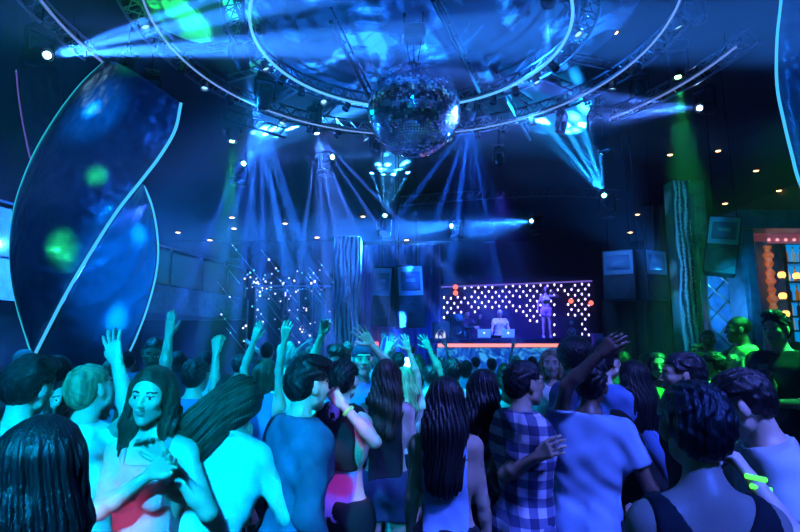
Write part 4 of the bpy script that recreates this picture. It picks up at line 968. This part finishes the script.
def person(px, py, Y, yaw=0, sex='m', hair='short', hc='black', skin='light', top='white', sleeve='short', bottom='trousers', bc='black', lean=(0, 0), head=(0, 0, 0),
           L_=None, R_=None, hand='open', label='', base=0.0, build=1.0, cat='person', group='people on the dance floor', stance=.0, neck='crew', hem=None, straps=False, band=None, z_off=0.0, scale=None, cap=None, vest=None):
    """px,py = picture position of the head centre at distance Y. L_/R_: hand target as (px,py,Y[,hint]) or None"""
    tgt = np.array(at(px, py, Y)); h = max(.0085, min(.018, .0026*Y+.004)); hh = max(.0033, min(.012, .0013*Y+.0006))
    pel = V3(0, 0, .95); Tl = rotm('x', -lean[0]) @ rotm('y', lean[1]); T = lambda *p: pel + Tl @ (V3(*p)-pel)
    hc0 = T(0, .03, 1.635)
    s = (tgt[2]-base+z_off)/hc0[2] if scale is None else scale
    s = max(.86, min(1.16, s))
    Rz = rotm('z', yaw); root = tgt - Rz @ (hc0*s); root[2] = base
    W = lambda P: (Rz @ (np.asarray(P).T*s)).T + root      # local -> world
    inv = lambda w: (Rz.T @ (np.asarray(w, float)-root))/s
    rt = thing('person', label, cat, Vector(root), group)
    f = sex == 'f'; sw = (.143 if f else .172)*build; hw = .095 if f else .085; bb = build
    # torso primitives
    n = Tl @ V3(0, 1, 0)
    def torso(i=0.0, top_=1.0):
        P = [cone(T(-.06, 0, .93), T(.06, 0, .93), (.118 if f else .110)*bb+i, (.118 if f else .110)*bb+i, .05, n, .85), cone(T(-.035, .005, 1.09), T(.035, .005, 1.09), (.088 if f else .108)*bb+i, (.088 if f else .108)*bb+i, .07, n, .80),
             cone(T(-.055, 0, 1.26), T(.055, 0, 1.26), (.108 if f else .128)*bb+i, (.108 if f else .128)*bb+i, .07, n, .78), cone(T(-sw*.62, -.005, 1.385), T(sw*.62, -.005, 1.385), .074*bb+i, .074*bb+i, .05, n, .92),
             cone(T(0, -.015, 1.47), T(sw*.85, -.01, 1.415), .048+i, .046+i, .04), cone(T(0, -.015, 1.47), T(-sw*.85, -.01, 1.415), .048+i, .046+i, .04)]
        if f: P += [ell(T(.072, .085, 1.275), V3(.06, .055, .06)+i, .03, Tl), ell(T(-.072, .085, 1.275), V3(.06, .055, .06)+i, .03, Tl)]
        else: P += [ell(T(.07, .06, 1.32), V3(.08, .05, .065)+i, .04, Tl), ell(T(-.07, .06, 1.32), V3(.08, .05, .065)+i, .04, Tl)]
        P += [ell(T(.065, -.055, .91), V3(.085, .078, .09)+i, .04, Tl), ell(T(-.065, -.055, .91), V3(.085, .078, .09)+i, .04, Tl)]
        return P
    # arms
    a1, a2 = (.27, .245) if f else (.29, .265)
    rest = {-1: V3(-sw-.05, .06, .93), 1: V3(sw+.05, .06, .93)}; arms = {}
    for sd, spec in ((-1, L_), (1, R_)):
        S = T(sd*sw, -.005, 1.405); hint = V3(sd*.5, -.6, -.5)
        if spec is None:
            tg = T(sd*(sw+.06), .08, .90); hint = V3(sd*.3, -1, 0)
        elif spec[0] == 'l': tg = V3(*spec[1:4]); hint = V3(*spec[4:7]) if len(spec) > 4 else hint
        else:
            tg = inv(at(*spec[:3])); hint = V3(*spec[3:6]) if len(spec) > 3 else V3(sd*.8, -.2, -.6)
        d = tg-S; D = min(np.linalg.norm(d), (a1+a2)*.995); D = max(D, abs(a1-a2)+.05); u = unit(d)
        c_ = (a1*a1+D*D-a2*a2)/(2*a1*D); hp = unit(hint-u*(hint@u)); E = S+u*a1*c_+hp*a1*math.sqrt(max(0, 1-c_*c_)); Wr = S+u*D
        arms[sd] = (S, E, Wr)
    def arm(sd, i=0.0, upto=2.0):
        S, E, Wr = arms[sd]; k = (.84 if f else 1.0)*bb; P = [ell(S, V3(.052*k, .052*k, .052*k)+i*.8, .03)]
        if upto >= 1: P.append(cone(S, E, .048*k+i, .037*k+i, .03))
        else: P.append(cone(S, S+(E-S)*upto, .048*k+i+.006, .044*k+i+.008, .03, cut=True))
        if upto > 1:
            u = min(1, upto-1); M = E+(Wr-E)*.3
            if upto >= 2: P += [cone(E, M, .037*k+i, .039*k+i, .02), cone(M, Wr, .039*k+i, .0255*k+i, .02)]
            else: P += [cone(E, E+(Wr-E)*u, .038*k+i, (.036-.008*u)*k+i+.003, .02, cut=True)]
        return P
    # legs
    ft = {-1: V3(-.10-stance, -.03+stance*.6, .085), 1: V3(.10+stance, .02, .085)}
    legs = {}
    for sd in (-1, 1):
        H_ = pel*V3(1, 1, 0)+V3(sd*hw, 0, .90); K_ = (H_+ft[sd])/2+V3(0, .03, .0); legs[sd] = (H_, K_, ft[sd])
    def leg(sd, i=0.0, upto=2.0):
        H_, K_, A_ = legs[sd]; k = (.98 if f else 1.0)*bb; P = []
        if upto >= 1: P.append(cone(H_, K_, .092*k+i, .056*k+i, .04))
        else: P.append(cone(H_, H_+(K_-H_)*upto, .092*k+i, .075*k+i+.01, .04, cut=True))
        if upto > 1: P += [cone(K_, A_, .054*k+i, .037*k+i, .03, cut=upto < 2.01 and i > 0), ell(K_+(A_-K_)*.3+V3(0, -.022, 0), V3(.048, .045, .09)+i, .03)]
        return P
    Rh = Tl @ rotm('z', head[0]) @ rotm('x', head[1]) @ rotm('y', head[2])
    hs = 1.0 if not f else .965
    body = torso() + arm(-1) + arm(1) + leg(-1) + leg(1) + [cone(T(0, -.02, 1.42), hc0+Rh @ V3(0, -.025, -.06), .056 if not f else .047, .050 if not f else .042, .03)]
    for sd in (-1, 1):
        A_ = legs[sd][2]; body += [cone(A_+V3(0, -.03, -.045), A_+V3(0, .14, -.058), .036, .026, .02), cone(A_, A_+V3(0, .0, -.04), .036, .036, .02)]
    skm = [SKIN[skin], m_white, m_iris, LIPS[skin]]
    V, Q = surf(body, h/1.0); parts = [(W(V), Q, 0)]
    V, Q, mi = head_mesh(sex, hh); parts.append((W(hc0 + (Rh @ (V*hs).T).T), Q, mi))
    for sd in (-1, 1):
        S, E, Wr = arms[sd]; z = unit(Wr-E); hp = hand if isinstance(hand, str) else hand[0 if sd < 0 else 1]
        pn = unit(V3(-sd*.8, .5, 0)) if z[2] < -.3 else unit(V3(-sd*.3, 1, 0)); y = unit(pn-z*(pn@z)); xx = np.cross(y, z)
        # thumb towards the body front / inside
        th = V3(-sd, .4, 0) if z[2] > 0 else V3(0, 1, 0)
        sx = 1 if xx@th > 0 else -1
        V, Q = hand_mesh(hp, max(.0042, hh)); V = V*np.array([sx, 1, 1])*(.92 if f else 1.02)
        if sx < 0: Q = Q[:, ::-1]
        M = np.stack([xx, y, z], 1); parts.append((W(Wr + (M @ V.T).T), Q, 0))
    mk('body', parts, skm, rt)
    # hair
    if hair not in ('none',):
        V, Q = hair_mesh(hair, max(.004, hh)); o = mk('hair' if hair != 'cap' else 'cap', [(W(hc0 + (Rh @ (V*hs).T).T), Q, 0)], [HAIR[hc] if hair != 'cap' else CL[cap or 'black']], rt)
    sd_ = rng.integers(0, 1000)*.1
    def wrinkle(amp, cx=22.):
        def g(F, X, Y, Z): return F + amp*(np.sin(X*cx*1.7+Z*cx+3*np.sin(Z*9+sd_)+sd_)*np.sin(Y*31+Z*12+sd_)+.6*np.sin(Z*47+X*26+4*np.sin(X*13+sd_)))
        return g
    ch = h*1.0
    def loc(X, Y, Z):     # into the upright torso frame
        M = Tl.T; x, y, z = X-pel[0], Y-pel[1], Z-pel[2]
        return M[0, 0]*x+M[0, 1]*y+M[0, 2]*z, M[1, 0]*x+M[1, 1]*y+M[1, 2]*z, M[2, 0]*x+M[2, 1]*y+M[2, 2]*z+pel[2]
    loose = .026 if sleeve in ('long', 'short') and not f else .013
    hemz = hem if hem is not None else (.86 if sleeve != 'none' else .98)
    if top:
        up = {'long': 1.93, 'short': .62, 'none': 0, 'tank': 0, 'rolled': 1.12}[sleeve]
        P = torso(loose if up else .010)
        for sd in (-1, 1):
            if up: P += arm(sd, loose*.8, up)
        wr = wrinkle(.0045 if up else .002)
        def post(F, X, Y, Z):
            F = wr(F, X, Y, Z); x, y, z = loc(X, Y, Z)
            F = np.maximum(F, hemz-z + .015*np.sin(x*14+sd_))
            if sleeve == 'tank' or sleeve == 'none':
                nz = 1.36 if straps else 1.425
                if neck == 'vback':
                    F = np.maximum(F, np.minimum(.090-np.abs(x)-(1.455-z)*.62, -y+.03)); F = np.maximum(F, z-1.48)
                if straps:
                    st = np.abs(np.abs(x)-.085)-.016
                    F = np.maximum(F, np.minimum(z-(1.36 if not f else 1.372), st))
                    F = np.maximum(F, np.abs(x)-sw*.86)
                else:
                    F = np.maximum(F, np.abs(x)-sw*(1.0 if neck == 'vback' else .80)); F = np.maximum(F, .085-np.sqrt(x*x+(y-.03)**2*.8+((z-1.47)*.9)**2))
            else:
                nn = .068 if neck == 'crew' else .064
                F = np.maximum(F, nn-np.sqrt(x*x+y*y+((z-1.50)*(1.0 if neck == 'crew' else .8))**2))
                F = np.maximum(F, z-(1.492 if neck == 'crew' else 1.50))
                if neck == 'vback': F = np.maximum(F, np.minimum(.10-np.abs(x)*1.0-(1.42-z)*.33, -y))
            return F
        V, Q = surf(P, ch, post); nm = {'long': 'shirt', 'short': 't_shirt', 'none': 'tank_top', 'tank': 'tank_top', 'rolled': 'shirt'}[sleeve]
        if neck == 'collar' or top == 'denim': nm = 'shirt' if top != 'denim' else 'jacket'
        sh = mk(nm, [(W(V), Q, 0)], [CL[top]], rt)
        if neck == 'collar':
            ring = []; M_ = []
            cp = [T(.068*math.cos(a), .066*math.sin(a)-.008, 1.475-.018*math.sin(a)) for a in [math.radians(105+ 330*k/16) for k in range(17)]]
            cpr = [cone(cp[k], cp[k+1], .012, .012, .006) for k in range(16)] + [cone(cp[k]+V3(0, 0, .0), cp[k]*1.0+ (cp[k]-T(0, -.01, 1.475))*.25+V3(0, 0, -.018), .010, .007, .008) for k in range(17)]
            V, Q = surf(cpr, min(ch, .008)); mk('collar', [(W(V), Q, 0)], [CL[top]], sh)
    if vest:
        P = torso(.024)
        def postv(F, X, Y, Z):
            x, y, z = loc(X, Y, Z); F = np.maximum(F, 1.16-z); F = np.maximum(F, np.abs(x)-sw*.86); return np.maximum(F, .085-np.sqrt(x*x+y*y*.8+((z-1.47)*.9)**2))
        V, Q = surf(P, ch, postv); mk('vest', [(W(V), Q, 0)], [CL[vest]], rt)
    if bottom == 'trousers':
        P = torso(.010)[:1]+torso(.010)[-2:]+leg(-1, .020, 2.0)+leg(1, .020, 2.0); wr = wrinkle(.004, 14)
        def post(F, X, Y, Z): x, y, z = loc(X, Y, Z); return np.maximum(wr(F, X, Y, Z), z-1.01)
    elif bottom == 'shorts':
        P = torso(.009)[:1]+torso(.009)[-2:]+leg(-1, .018, .45)+leg(1, .018, .45); wr = wrinkle(.003, 14)
        def post(F, X, Y, Z): x, y, z = loc(X, Y, Z); return np.maximum(wr(F, X, Y, Z), z-1.03)
    elif bottom in ('skirt', 'dress', 'drape_skirt'):
        P = torso(.009)[:1]+torso(.009)[-2:]+[cone(V3(-.03, 0, .93), V3(-.03, 0, .60), .122, .165, .04, V3(0, 1, 0), .85, cut=True), cone(V3(.03, 0, .93), V3(.03, 0, .60), .122, .165, .04, V3(0, 1, 0), .85, cut=True)]
        def post(F, X, Y, Z):
            x, y, z = loc(X, Y, Z); th = np.arctan2(X, Y); F = F + .010*np.sin(th*11+sd_)*np.clip((1.0-Z)*3, 0, 1); return np.maximum(np.maximum(F, z-1.03), (.62-Z)+0*F)
    if bottom:
        V, Q = surf(P, ch*1.15, post); mk({'trousers': 'trousers', 'shorts': 'shorts', 'skirt': 'skirt', 'dress': 'dress_skirt'}[bottom], [(W(V), Q, 0)], [CL[bc]], rt)
    for sd in (-1, 1):
        A_ = legs[sd][2]
        V, Q = surf([cone(A_+V3(0, -.035, -.045), A_+V3(0, .145, -.055), .043, .033, .03, V3(0, 0, 1), .9), cone(A_+V3(0, -.01, .02), A_+V3(0, .0, -.04), .044, .048, .03)], max(.011, ch),
                    lambda F, X, Y, Z: np.maximum(F, .004-Z+0*F))
        mk('shoe', [(W(V), Q, 0)], [M_SHOEW if int(sd_*10) % 4 == 0 else M_SHOE], rt)
    if band is not None:
        S, E, Wr = arms[band[0]]; u = unit(Wr-E); c0 = Wr-u*.04
        V, Q = surf([cone(c0-u*.008, c0+u*.008, .034, .034, .004)], .006, lambda F, X, Y, Z: np.maximum(F, np.abs((X-c0[0])*u[0]+(Y-c0[1])*u[1]+(Z-c0[2])*u[2])-.009))
        mk('wristband', [(W(V), Q, 0)], [CL[band[1]]], rt)['label'] = band[2]
    return rt, dict(arms={k: [Vector(W(q)) for q in v] for k, v in arms.items()}, head=Vector(W(hc0)), s=s)
# ------------------------------------------------------------------ who stands where
P = person
# left foreground
P(45, 466, 1.2, 8, 'f', 'longer', 'black', 'light', 'navy', 'none', 'trousers', 'black', label='woman with very long dark hair seen from behind, lowest at the left corner', hem=.9)
P(30, 388, 2.25, -12, 'm', 'quiff', 'black', 'light', 'pale', 'short', 'trousers', 'black', label='dark-haired man in pale shirt seen from behind at the left edge', head=(0, -6, 6))
P(63, 402, 2.75, 200, 'f', 'bob', 'black', 'light', 'white', 'short', 'skirt', 'navy', label='dark-haired woman with bright lit face between the left-edge man and the raised arm', head=(10, 12, 10))
P(93, 390, 2.45, -30, 'm', 'short', 'fair', 'light', 'white', 'short', 'trousers', 'navy', label='fair-haired man in white shirt raising a bare bright arm before the ribbon sculpture', R_=(117, 362, 2.25, .9, -.1, -.5), hand=('relaxed', 'open'), head=(0, 10, -8))
P(151, 396, 2.1, 176, 'f', 'longer', 'brown', 'light', 'pink', 'tank', 'trousers', 'pink', straps=True, hem=.90, label='long-haired woman in pink tank top facing the camera with bent arms', R_=(150, 474, 1.9, 1, .1, -1), L_=(168, 462, 1.95, -.7, -.3, -1), hand='relaxed', head=(6, -4, -4))
P(240, 402, 2.35, 12, 'f', 'tossed', 'brown', 'light', 'white', 'long', 'skirt', 'black', label='woman in bright white long-sleeved shirt seen from behind with hair blown to the left', lean=(12, 10), head=(8, 4, -14), R_=('l', .30, .28, 1.0), L_=('l', -.34, .30, 1.12), hem=.84, neck='collar')
P(309, 386, 2.45, -52, 'm', 'quiff', 'black', 'light', 'denim', 'long', 'trousers', 'black', label='dark-haired man in blue denim jacket turned to the right', neck='collar', hem=.80, lean=(4, 0))
P(154, 353, 4.1, 195, 'm', 'buzz', 'black', 'dark', 'navy', 'short', 'trousers', 'black', label='man with shaved head looking down behind the woman in pink', head=(0, -18, -8))
P(197, 376, 3.5, -10, 'm', 'short', 'black', 'light', 'blue', 'long', 'trousers', 'black', label='man in blue long sleeves stretching one arm up and left beneath the balcony', L_=(169, 334, 3.3, -.8, 0, -.4), hand=('flat', 'relaxed'))
P(226, 392, 3.2, 0, 'f', 'wavy', 'black', 'light', 'navy', 'none', 'skirt', 'black', label='woman holding up a bright fist left of the blown hair', L_=(216, 352, 3.1, .4, 0, -.8), hand=('grip', 'relaxed'))
P(266, 374, 3.9, -15, 'f', 'bob', 'brown', 'light', 'blue', 'none', 'skirt', 'black', label='woman with both arms raised, hand bent over at the top, under the sparkling rods', R_=(286, 327, 3.7, -.5, 0, -.6), L_=(254, 340, 3.8, -.6, 0, -.6), hand=('flat', 'relaxed'))
P(287, 356, 4.6, 10, 'm', 'short', 'grey', 'light', 'pale', 'short', 'trousers', 'black', label='grey-haired person seen from behind below the raised bent hand')
P(339, 362, 4.3, 165, 'm', 'quiff', 'black', 'tan', 'pale', 'short', 'trousers', 'black', label='black-haired man facing the camera with one arm raised, hand drooping', R_=(322, 334, 4.1, .7, 0, -.7), hand=('relaxed', 'relaxed'), head=(0, -12, 0))
P(363, 360, 3.9, -170, 'm', 'cap', 'black', 'light', 'blue', 'short', 'trousers', 'black', cap='navy', label='person in dark cap with blurred face left of the brown-haired woman', L_=(372, 345, 3.7, -.5, 0, -.6))
P(345, 380, 2.95, -25, 'f', 'short', 'black', 'light', 'violet', 'none', 'trousers', 'black', hem=.90, vest='black', label='person in black vest over violet top with a bent arm and yellow wristband', R_=(343, 405, 2.65, .9, .1, -.9), hand='grip', band=(1, 'lime', 'lime yellow wristband'))
P(387, 376, 3.5, -5, 'f', 'wavy', 'brown', 'light', 'black', 'none', 'shorts', 'navy', label='brown-haired woman in black top and shorts with bare legs, seen from behind', L_=('l', -.2, .25, 1.0))
P(404, 380, 4.3, 12, 'f', 'wavy', 'fair', 'light', 'white', 'none', 'skirt', 'black', hem=1.0, label='fair-haired woman in loose white top with one arm raised toward the stage', R_=(408, 347, 4.2, .7, 0, -.7), L_=(387, 352, 4.2, -.7, 0, -.6))
P(431, 376, 5.0, 0, 'm', 'short', 'black', 'tan', 'skyblue', 'short', 'trousers', 'black', label='man in sky blue shirt raising a dark arm left of the DJ booth', R_=(427, 343, 4.9, .8, 0, -.6), hand=('relaxed', 'open'))
P(446, 399, 2.6, -12, 'f', 'longer', 'black', 'tan', 'skyblue', 'none', 'skirt', 'black', label='woman with very long black hair and light blue tank top, seen from behind', hem=1.0, head=(0, -4, 0))
P(452, 372, 4.4, 0, 'm', 'short', 'black', 'tan', 'pale', 'short', 'trousers', 'black', label='round black-haired head seen from behind just below the left end of the DJ booth')
P(484, 388, 3.1, -25, 'f', 'wavy', 'black', 'tan', 'grey', 'none', 'trousers', 'black', label='dark wavy-haired woman between the light blue tank top and the plaid shirt')
P(526, 384, 2.75, -72, 'm', 'short', 'black', 'tan', 'plaid', 'short', 'trousers', 'denim', label='man in plaid shirt with folded arm, profile turned right', neck='collar', R_=(538, 456, 2.5, -.8, -.4, -.8), hand='relaxed')
P(551, 364, 4.3, 165, 'f', 'bob', 'fair', 'light', 'white', 'long', 'trousers', 'black', label='pale lit person in white top behind the plaid shirt man')
P(592, 386, 2.85, -34, 'm', 'quiff', 'black', 'dark', 'skyblue', 'short', 'trousers', 'black', build=1.0, hem=.78, label='big man in sky blue shirt with a dark arm raised over his head', L_=(600, 354, 2.6, -1, -.1, -.5), R_=('l', .34, .2, .95), hand=('relaxed', 'relaxed'), lean=(3, 4))
P(572, 358, 3.7, 20, 'f', 'afro', 'black', 'dark', 'navy', 'short', 'trousers', 'black', label='woman with big round black hair before the right end of the DJ booth')
P(606, 362, 3.5, -60, 'm', 'quiff', 'black', 'light', 'blue', 'long', 'trousers', 'black', neck='collar', label='man in royal blue shirt with green-tinged face behind the raised dark arm', R_=('l', .3, .25, .9))
P(633, 378, 3.4, 10, 'f', 'long', 'black', 'tan', 'black', 'short', 'trousers', 'black', label='woman with long black hair under the right loudspeakers')
P(681, 376, 2.75, 78, 'm', 'short', 'black', 'tan', 'black', 'short', 'trousers', 'black', label='man in black with a blue-lit profile turned left')
P(693, 427, 1.35, -4, 'f', 'short', 'black', 'tan', 'black', 'none', 'skirt', 'black', neck='vback', hem=.98, label='dark-haired woman with bare blue-lit back and black straps, nearest at the right')
P(740, 404, 1.95, 66, 'm', 'short', 'black', 'light', 'pale', 'short', 'trousers', 'black', label='man in pale blue shirt bending his head down at the right edge', lean=(14, -3), head=(-6, -12, 0), L_=(754, 482, 1.7, .2, -.8, -.8), R_=('l', .22, .5, 1.1), hand='grip')
RB_ = RZr
P(738, 330, 4.9, 72, 'm', 'buzz', 'black', 'dark', 'lime', 'long', 'trousers', 'black', neck='collar', base=RB_, label='shaven-headed man in bright green-lit shirt standing before the quilted wall', L_=(742, 366, 4.6, .3, -.6, -.9), hand=('grip', 'relaxed'))
P(776, 330, 3.95, 118, 'm', 'quiff', 'black', 'light', 'black', 'short', 'trousers', 'black', base=RB_, label='tall man in black t-shirt holding a drink in front of the bar shelves', R_=(768, 376, 3.7, .2, -.8, -1), L_=('l', -.1, .32, 1.15), hand='grip')
P(712, 366, 4.4, 50, 'm', 'short', 'black', 'light', 'lime', 'short', 'trousers', 'black', base=RB_, label='person in lime green-lit shirt with dark hair left of the shaven-headed man')
P(708, 340, 6.4, 150, 'm', 'short', 'black', 'dark', 'green', 'short', 'trousers', 'black', base=RB_, label='small distant man in green light by the narrow carved column')
P(658, 366, 4.5, 160, 'f', 'bob', 'black', 'light', 'lime', 'short', 'trousers', 'black', label='person in bright lime-lit top left of the black-clad profile man')
P(757, 376, 4.3, 100, 'f', 'wavy', 'brown', 'light', 'green', 'none', 'trousers', 'black', base=RB_, label='woman in green light between the shaven-headed man and the tall man')
# the crowd towards the stage
CR = [(24, 363, 4.6, 20, 'm', 'cap', 'grey', 'light', 'pale', 'person in cap behind the man at the left edge', None, None),
 (54, 370, 4.2, 170, 'f', 'bob', 'black', 'light', 'white', 'bright-faced woman just right of the foot of the diagonal light edge', None, None),
 (114, 372, 4.6, 10, 'f', 'wavy', 'brown', 'light', 'skyblue', 'woman whose hair shows left of the raised bare arm', None, None),
 (128, 362, 6.0, 0, 'm', 'short', 'black', 'light', 'blue', 'man half hidden right of the raised bare arm', None, None),
 (178, 362, 5.4, 0, 'f', 'long', 'black', 'light', 'blue', 'dark long-haired woman between the shaved head and the stretched blue sleeve', None, None),
 (206, 362, 5.8, 10, 'm', 'short', 'black', 'light', 'pale', 'man under the balcony left of the bright fist', None, None),
 (240, 366, 5.4, -8, 'm', 'short', 'black', 'light', 'navy', 'dark-haired man right of the bright fist', None, None),
 (252, 354, 8.2, 0, 'f', 'wavy', 'brown', 'light', 'skyblue', 'woman below the glass partition, left post', None, (250, 344, 8.1)),
 (268, 352, 7.0, 0, 'm', 'short', 'black', 'light', 'blue', 'man behind the woman with both arms up', None, None),
 (303, 362, 5.6, 0, 'm', 'short', 'black', 'tan', 'blue', 'dark-haired man behind the denim jacket man', None, None),
 (312, 352, 8.4, 0, 'f', 'bob', 'fair', 'light', 'white', 'pale-haired woman left of the drooping raised hand', (306, 343, 8.3), None),
 (325, 370, 5.2, -20, 'f', 'long', 'brown', 'light', 'skyblue', 'woman between the denim jacket and the yellow wristband', None, None),
 (332, 351, 9.0, 0, 'm', 'short', 'black', 'light', 'pale', 'small man right of the drooping raised hand', None, None),
 (347, 350, 8.0, 0, 'm', 'short', 'fair', 'light', 'skyblue', 'fair man at the foot of the teal carved column', None, None),
 (358, 344, 10.5, 170, 'f', 'bob', 'fair', 'light', 'white', 'bright small face above the dark cap', None, None),
 (377, 357, 7.4, 0, 'm', 'short', 'grey', 'light', 'pale', 'grey-haired man right of the dark cap', None, None),
 (388, 351, 9.6, 0, 'f', 'wavy', 'fair', 'light', 'skyblue', 'small woman with raised hands below the left loudspeakers', (383, 337, 9.5), (392, 336, 9.5)),
 (398, 359, 6.4, 5, 'm', 'short', 'black', 'light', 'blue', 'dark-haired man behind the fair woman in loose white', None, None),
 (418, 360, 6.8, 0, 'f', 'long', 'brown', 'light', 'skyblue', 'long-haired woman left of the raised dark arm', None, None),
 (412, 348, 11.5, 0, 'm', 'short', 'black', 'light', 'pale', 'tiny man at the left corner of the DJ booth', None, None),
 (441, 355, 8.6, 0, 'm', 'short', 'fair', 'light', 'white', 'fair man at the left end of the orange strip', None, (446, 346, 8.5)),
 (466, 360, 7.4, 0, 'f', 'bob', 'black', 'light', 'skyblue', 'bob-haired woman right of the round black head', None, None),
 (475, 356, 9.0, 0, 'm', 'short', 'black', 'light', 'white', 'small man in white t-shirt before the glowing booth front', None, None),
 (492, 357, 8.0, 0, 'm', 'short', 'black', 'tan', 'blue', 'man in royal blue t-shirt before the middle of the booth front', None, None),
 (504, 364, 6.2, 10, 'f', 'wavy', 'brown', 'light', 'white', 'brown-haired woman left of the plaid shirt man', None, None),
 (516, 353, 9.4, 0, 'f', 'bob', 'fair', 'light', 'pale', 'pale-haired woman below the right laptop', (513, 342, 9.3), None),
 (532, 355, 8.6, 0, 'm', 'short', 'black', 'light', 'blue', 'dark-haired man below the dancer', None, None),
 (540, 363, 6.4, 0, 'm', 'short', 'black', 'tan', 'pale', 'black-haired man right behind the plaid shirt man', None, None),
 (557, 352, 9.8, 0, 'f', 'wavy', 'black', 'light', 'skyblue', 'woman before the right part of the booth front', None, None),
 (622, 362, 5.6, 0, 'm', 'short', 'black', 'tan', 'navy', 'dark figure between the royal blue shirt and the long black hair', None, None),
 (646, 362, 6.6, 0, 'm', 'short', 'black', 'dark', 'black', 'dark figure below the brown drape, right of the long black hair', None, None),
 (729, 372, 5.8, 60, 'f', 'long', 'black', 'tan', 'green', 'long-haired woman in green behind the lime-lit shirt', None, None),
 (697, 352, 7.4, 100, 'm', 'short', 'black', 'tan', 'lime', 'distant man in lime light before the ring-relief column', None, None),
 (793, 352, 5.6, 80, 'f', 'bob', 'brown', 'tan', 'navy', 'person at the bar behind the tall man, cut by the right edge', None, None)]
for i, (px, py, Y, yaw, sex, hr, hc_, sk, top, lab, la, ra) in enumerate(CR):
    P(px, py+(8 if 430 < px < 600 and Y > 6 else 3 if 350 < px < 600 else 0), Y, yaw, sex, hr, hc_, sk, top, 'short' if sex == 'm' else 'none', 'trousers' if sex == 'm' else 'skirt', ('black', 'navy', 'denim')[i % 3], L_=la, R_=ra, label=lab, base=RB_ if px > 680 and Y > 3.7 and px/533*Y > 0 and at(px, py, Y).x > 2.25 else 0,
      hand='open' if (la or ra) else 'relaxed', cap='grey', head=(rr.uniform(-15, 15), rr.uniform(-8, 6), rr.uniform(-5, 5)))
# on the stage
P(467, 318, 16.9, 200, 'm', 'short', 'black', 'tan', 'black', 'long', 'trousers', 'black', base=DK, label='DJ assistant dressed in black left of the laptops', R_=(475, 327, 16.6), L_=(480, 318, 16.7, 0, 0, -1), group='people on the stage', scale=1.0, head=(0, -10, 0))
P(500, 317, 16.85, 180, 'm', 'cap', 'black', 'light', 'white', 'short', 'trousers', 'black', base=DK, cap='pale', label='DJ in pale shirt and cap bent over the laptops', R_=(492, 333, 16.5), L_=(509, 333, 16.5), group='people on the stage', scale=1.0, head=(0, -22, 0))
P(545.5, 289, 16.25, 176, 'f', 'long', 'brown', 'light', 'white', 'none', 'shorts', 'violet', base=TOPZ+.08, hem=1.18, label='dancer in white crop top and small shorts standing on the DJ booth', R_=('l', .28, .1, .95), L_=('l', -.2, .22, 1.5), group='people on the stage', stance=.02)
# ------------------------------------------------------------------ drinks and small lights
def tumbler(p, lab, m=M_GLASS, liq=(.1, .7, .3)):
    p = Vector(p); t = thing('drinking_glass', lab, 'glass', p, 'drinks held in the crowd')
    MB().lathe([(.028, 0), (.034, .11), (.031, .11), (.026, .01)], p, (0, 0, 1), 16).build('glass_wall', m, t)
    MB().lathe([(.024, .012), (.028, .075)], p, (0, 0, 1), 16).build('drink', mat('drink_'+lab[:6], liq, .1), t)
tumbler(at(741, 366, 4.53)-Vector((0, 0, .03)), 'clear tumbler held up by the shaven-headed man in green light')
tumbler(at(764, 376, 3.62)-Vector((0, 0, .03)), 'tall clear tumbler held by the tall man in black', liq=(.4, .6, .7))
for (px, py, lab) in ((756, 478, 'upper bright green band beside the hand of the bending man'), (761, 488, 'lower bright green band beside the hand of the bending man')):
    p = at(px, py, 1.68); tag(MB().tube([p-Vector((.03, 0, -.006)), p, p+Vector((.03, 0, -.006))], .008, 10).build('green_band', glow('glow_green', (.1, 1, .1), 1.4), origin=p), lab, 'glow stick', 'bright green bands')  # short bright green tubes beside the hand
p = at(776, 357, 3.79)
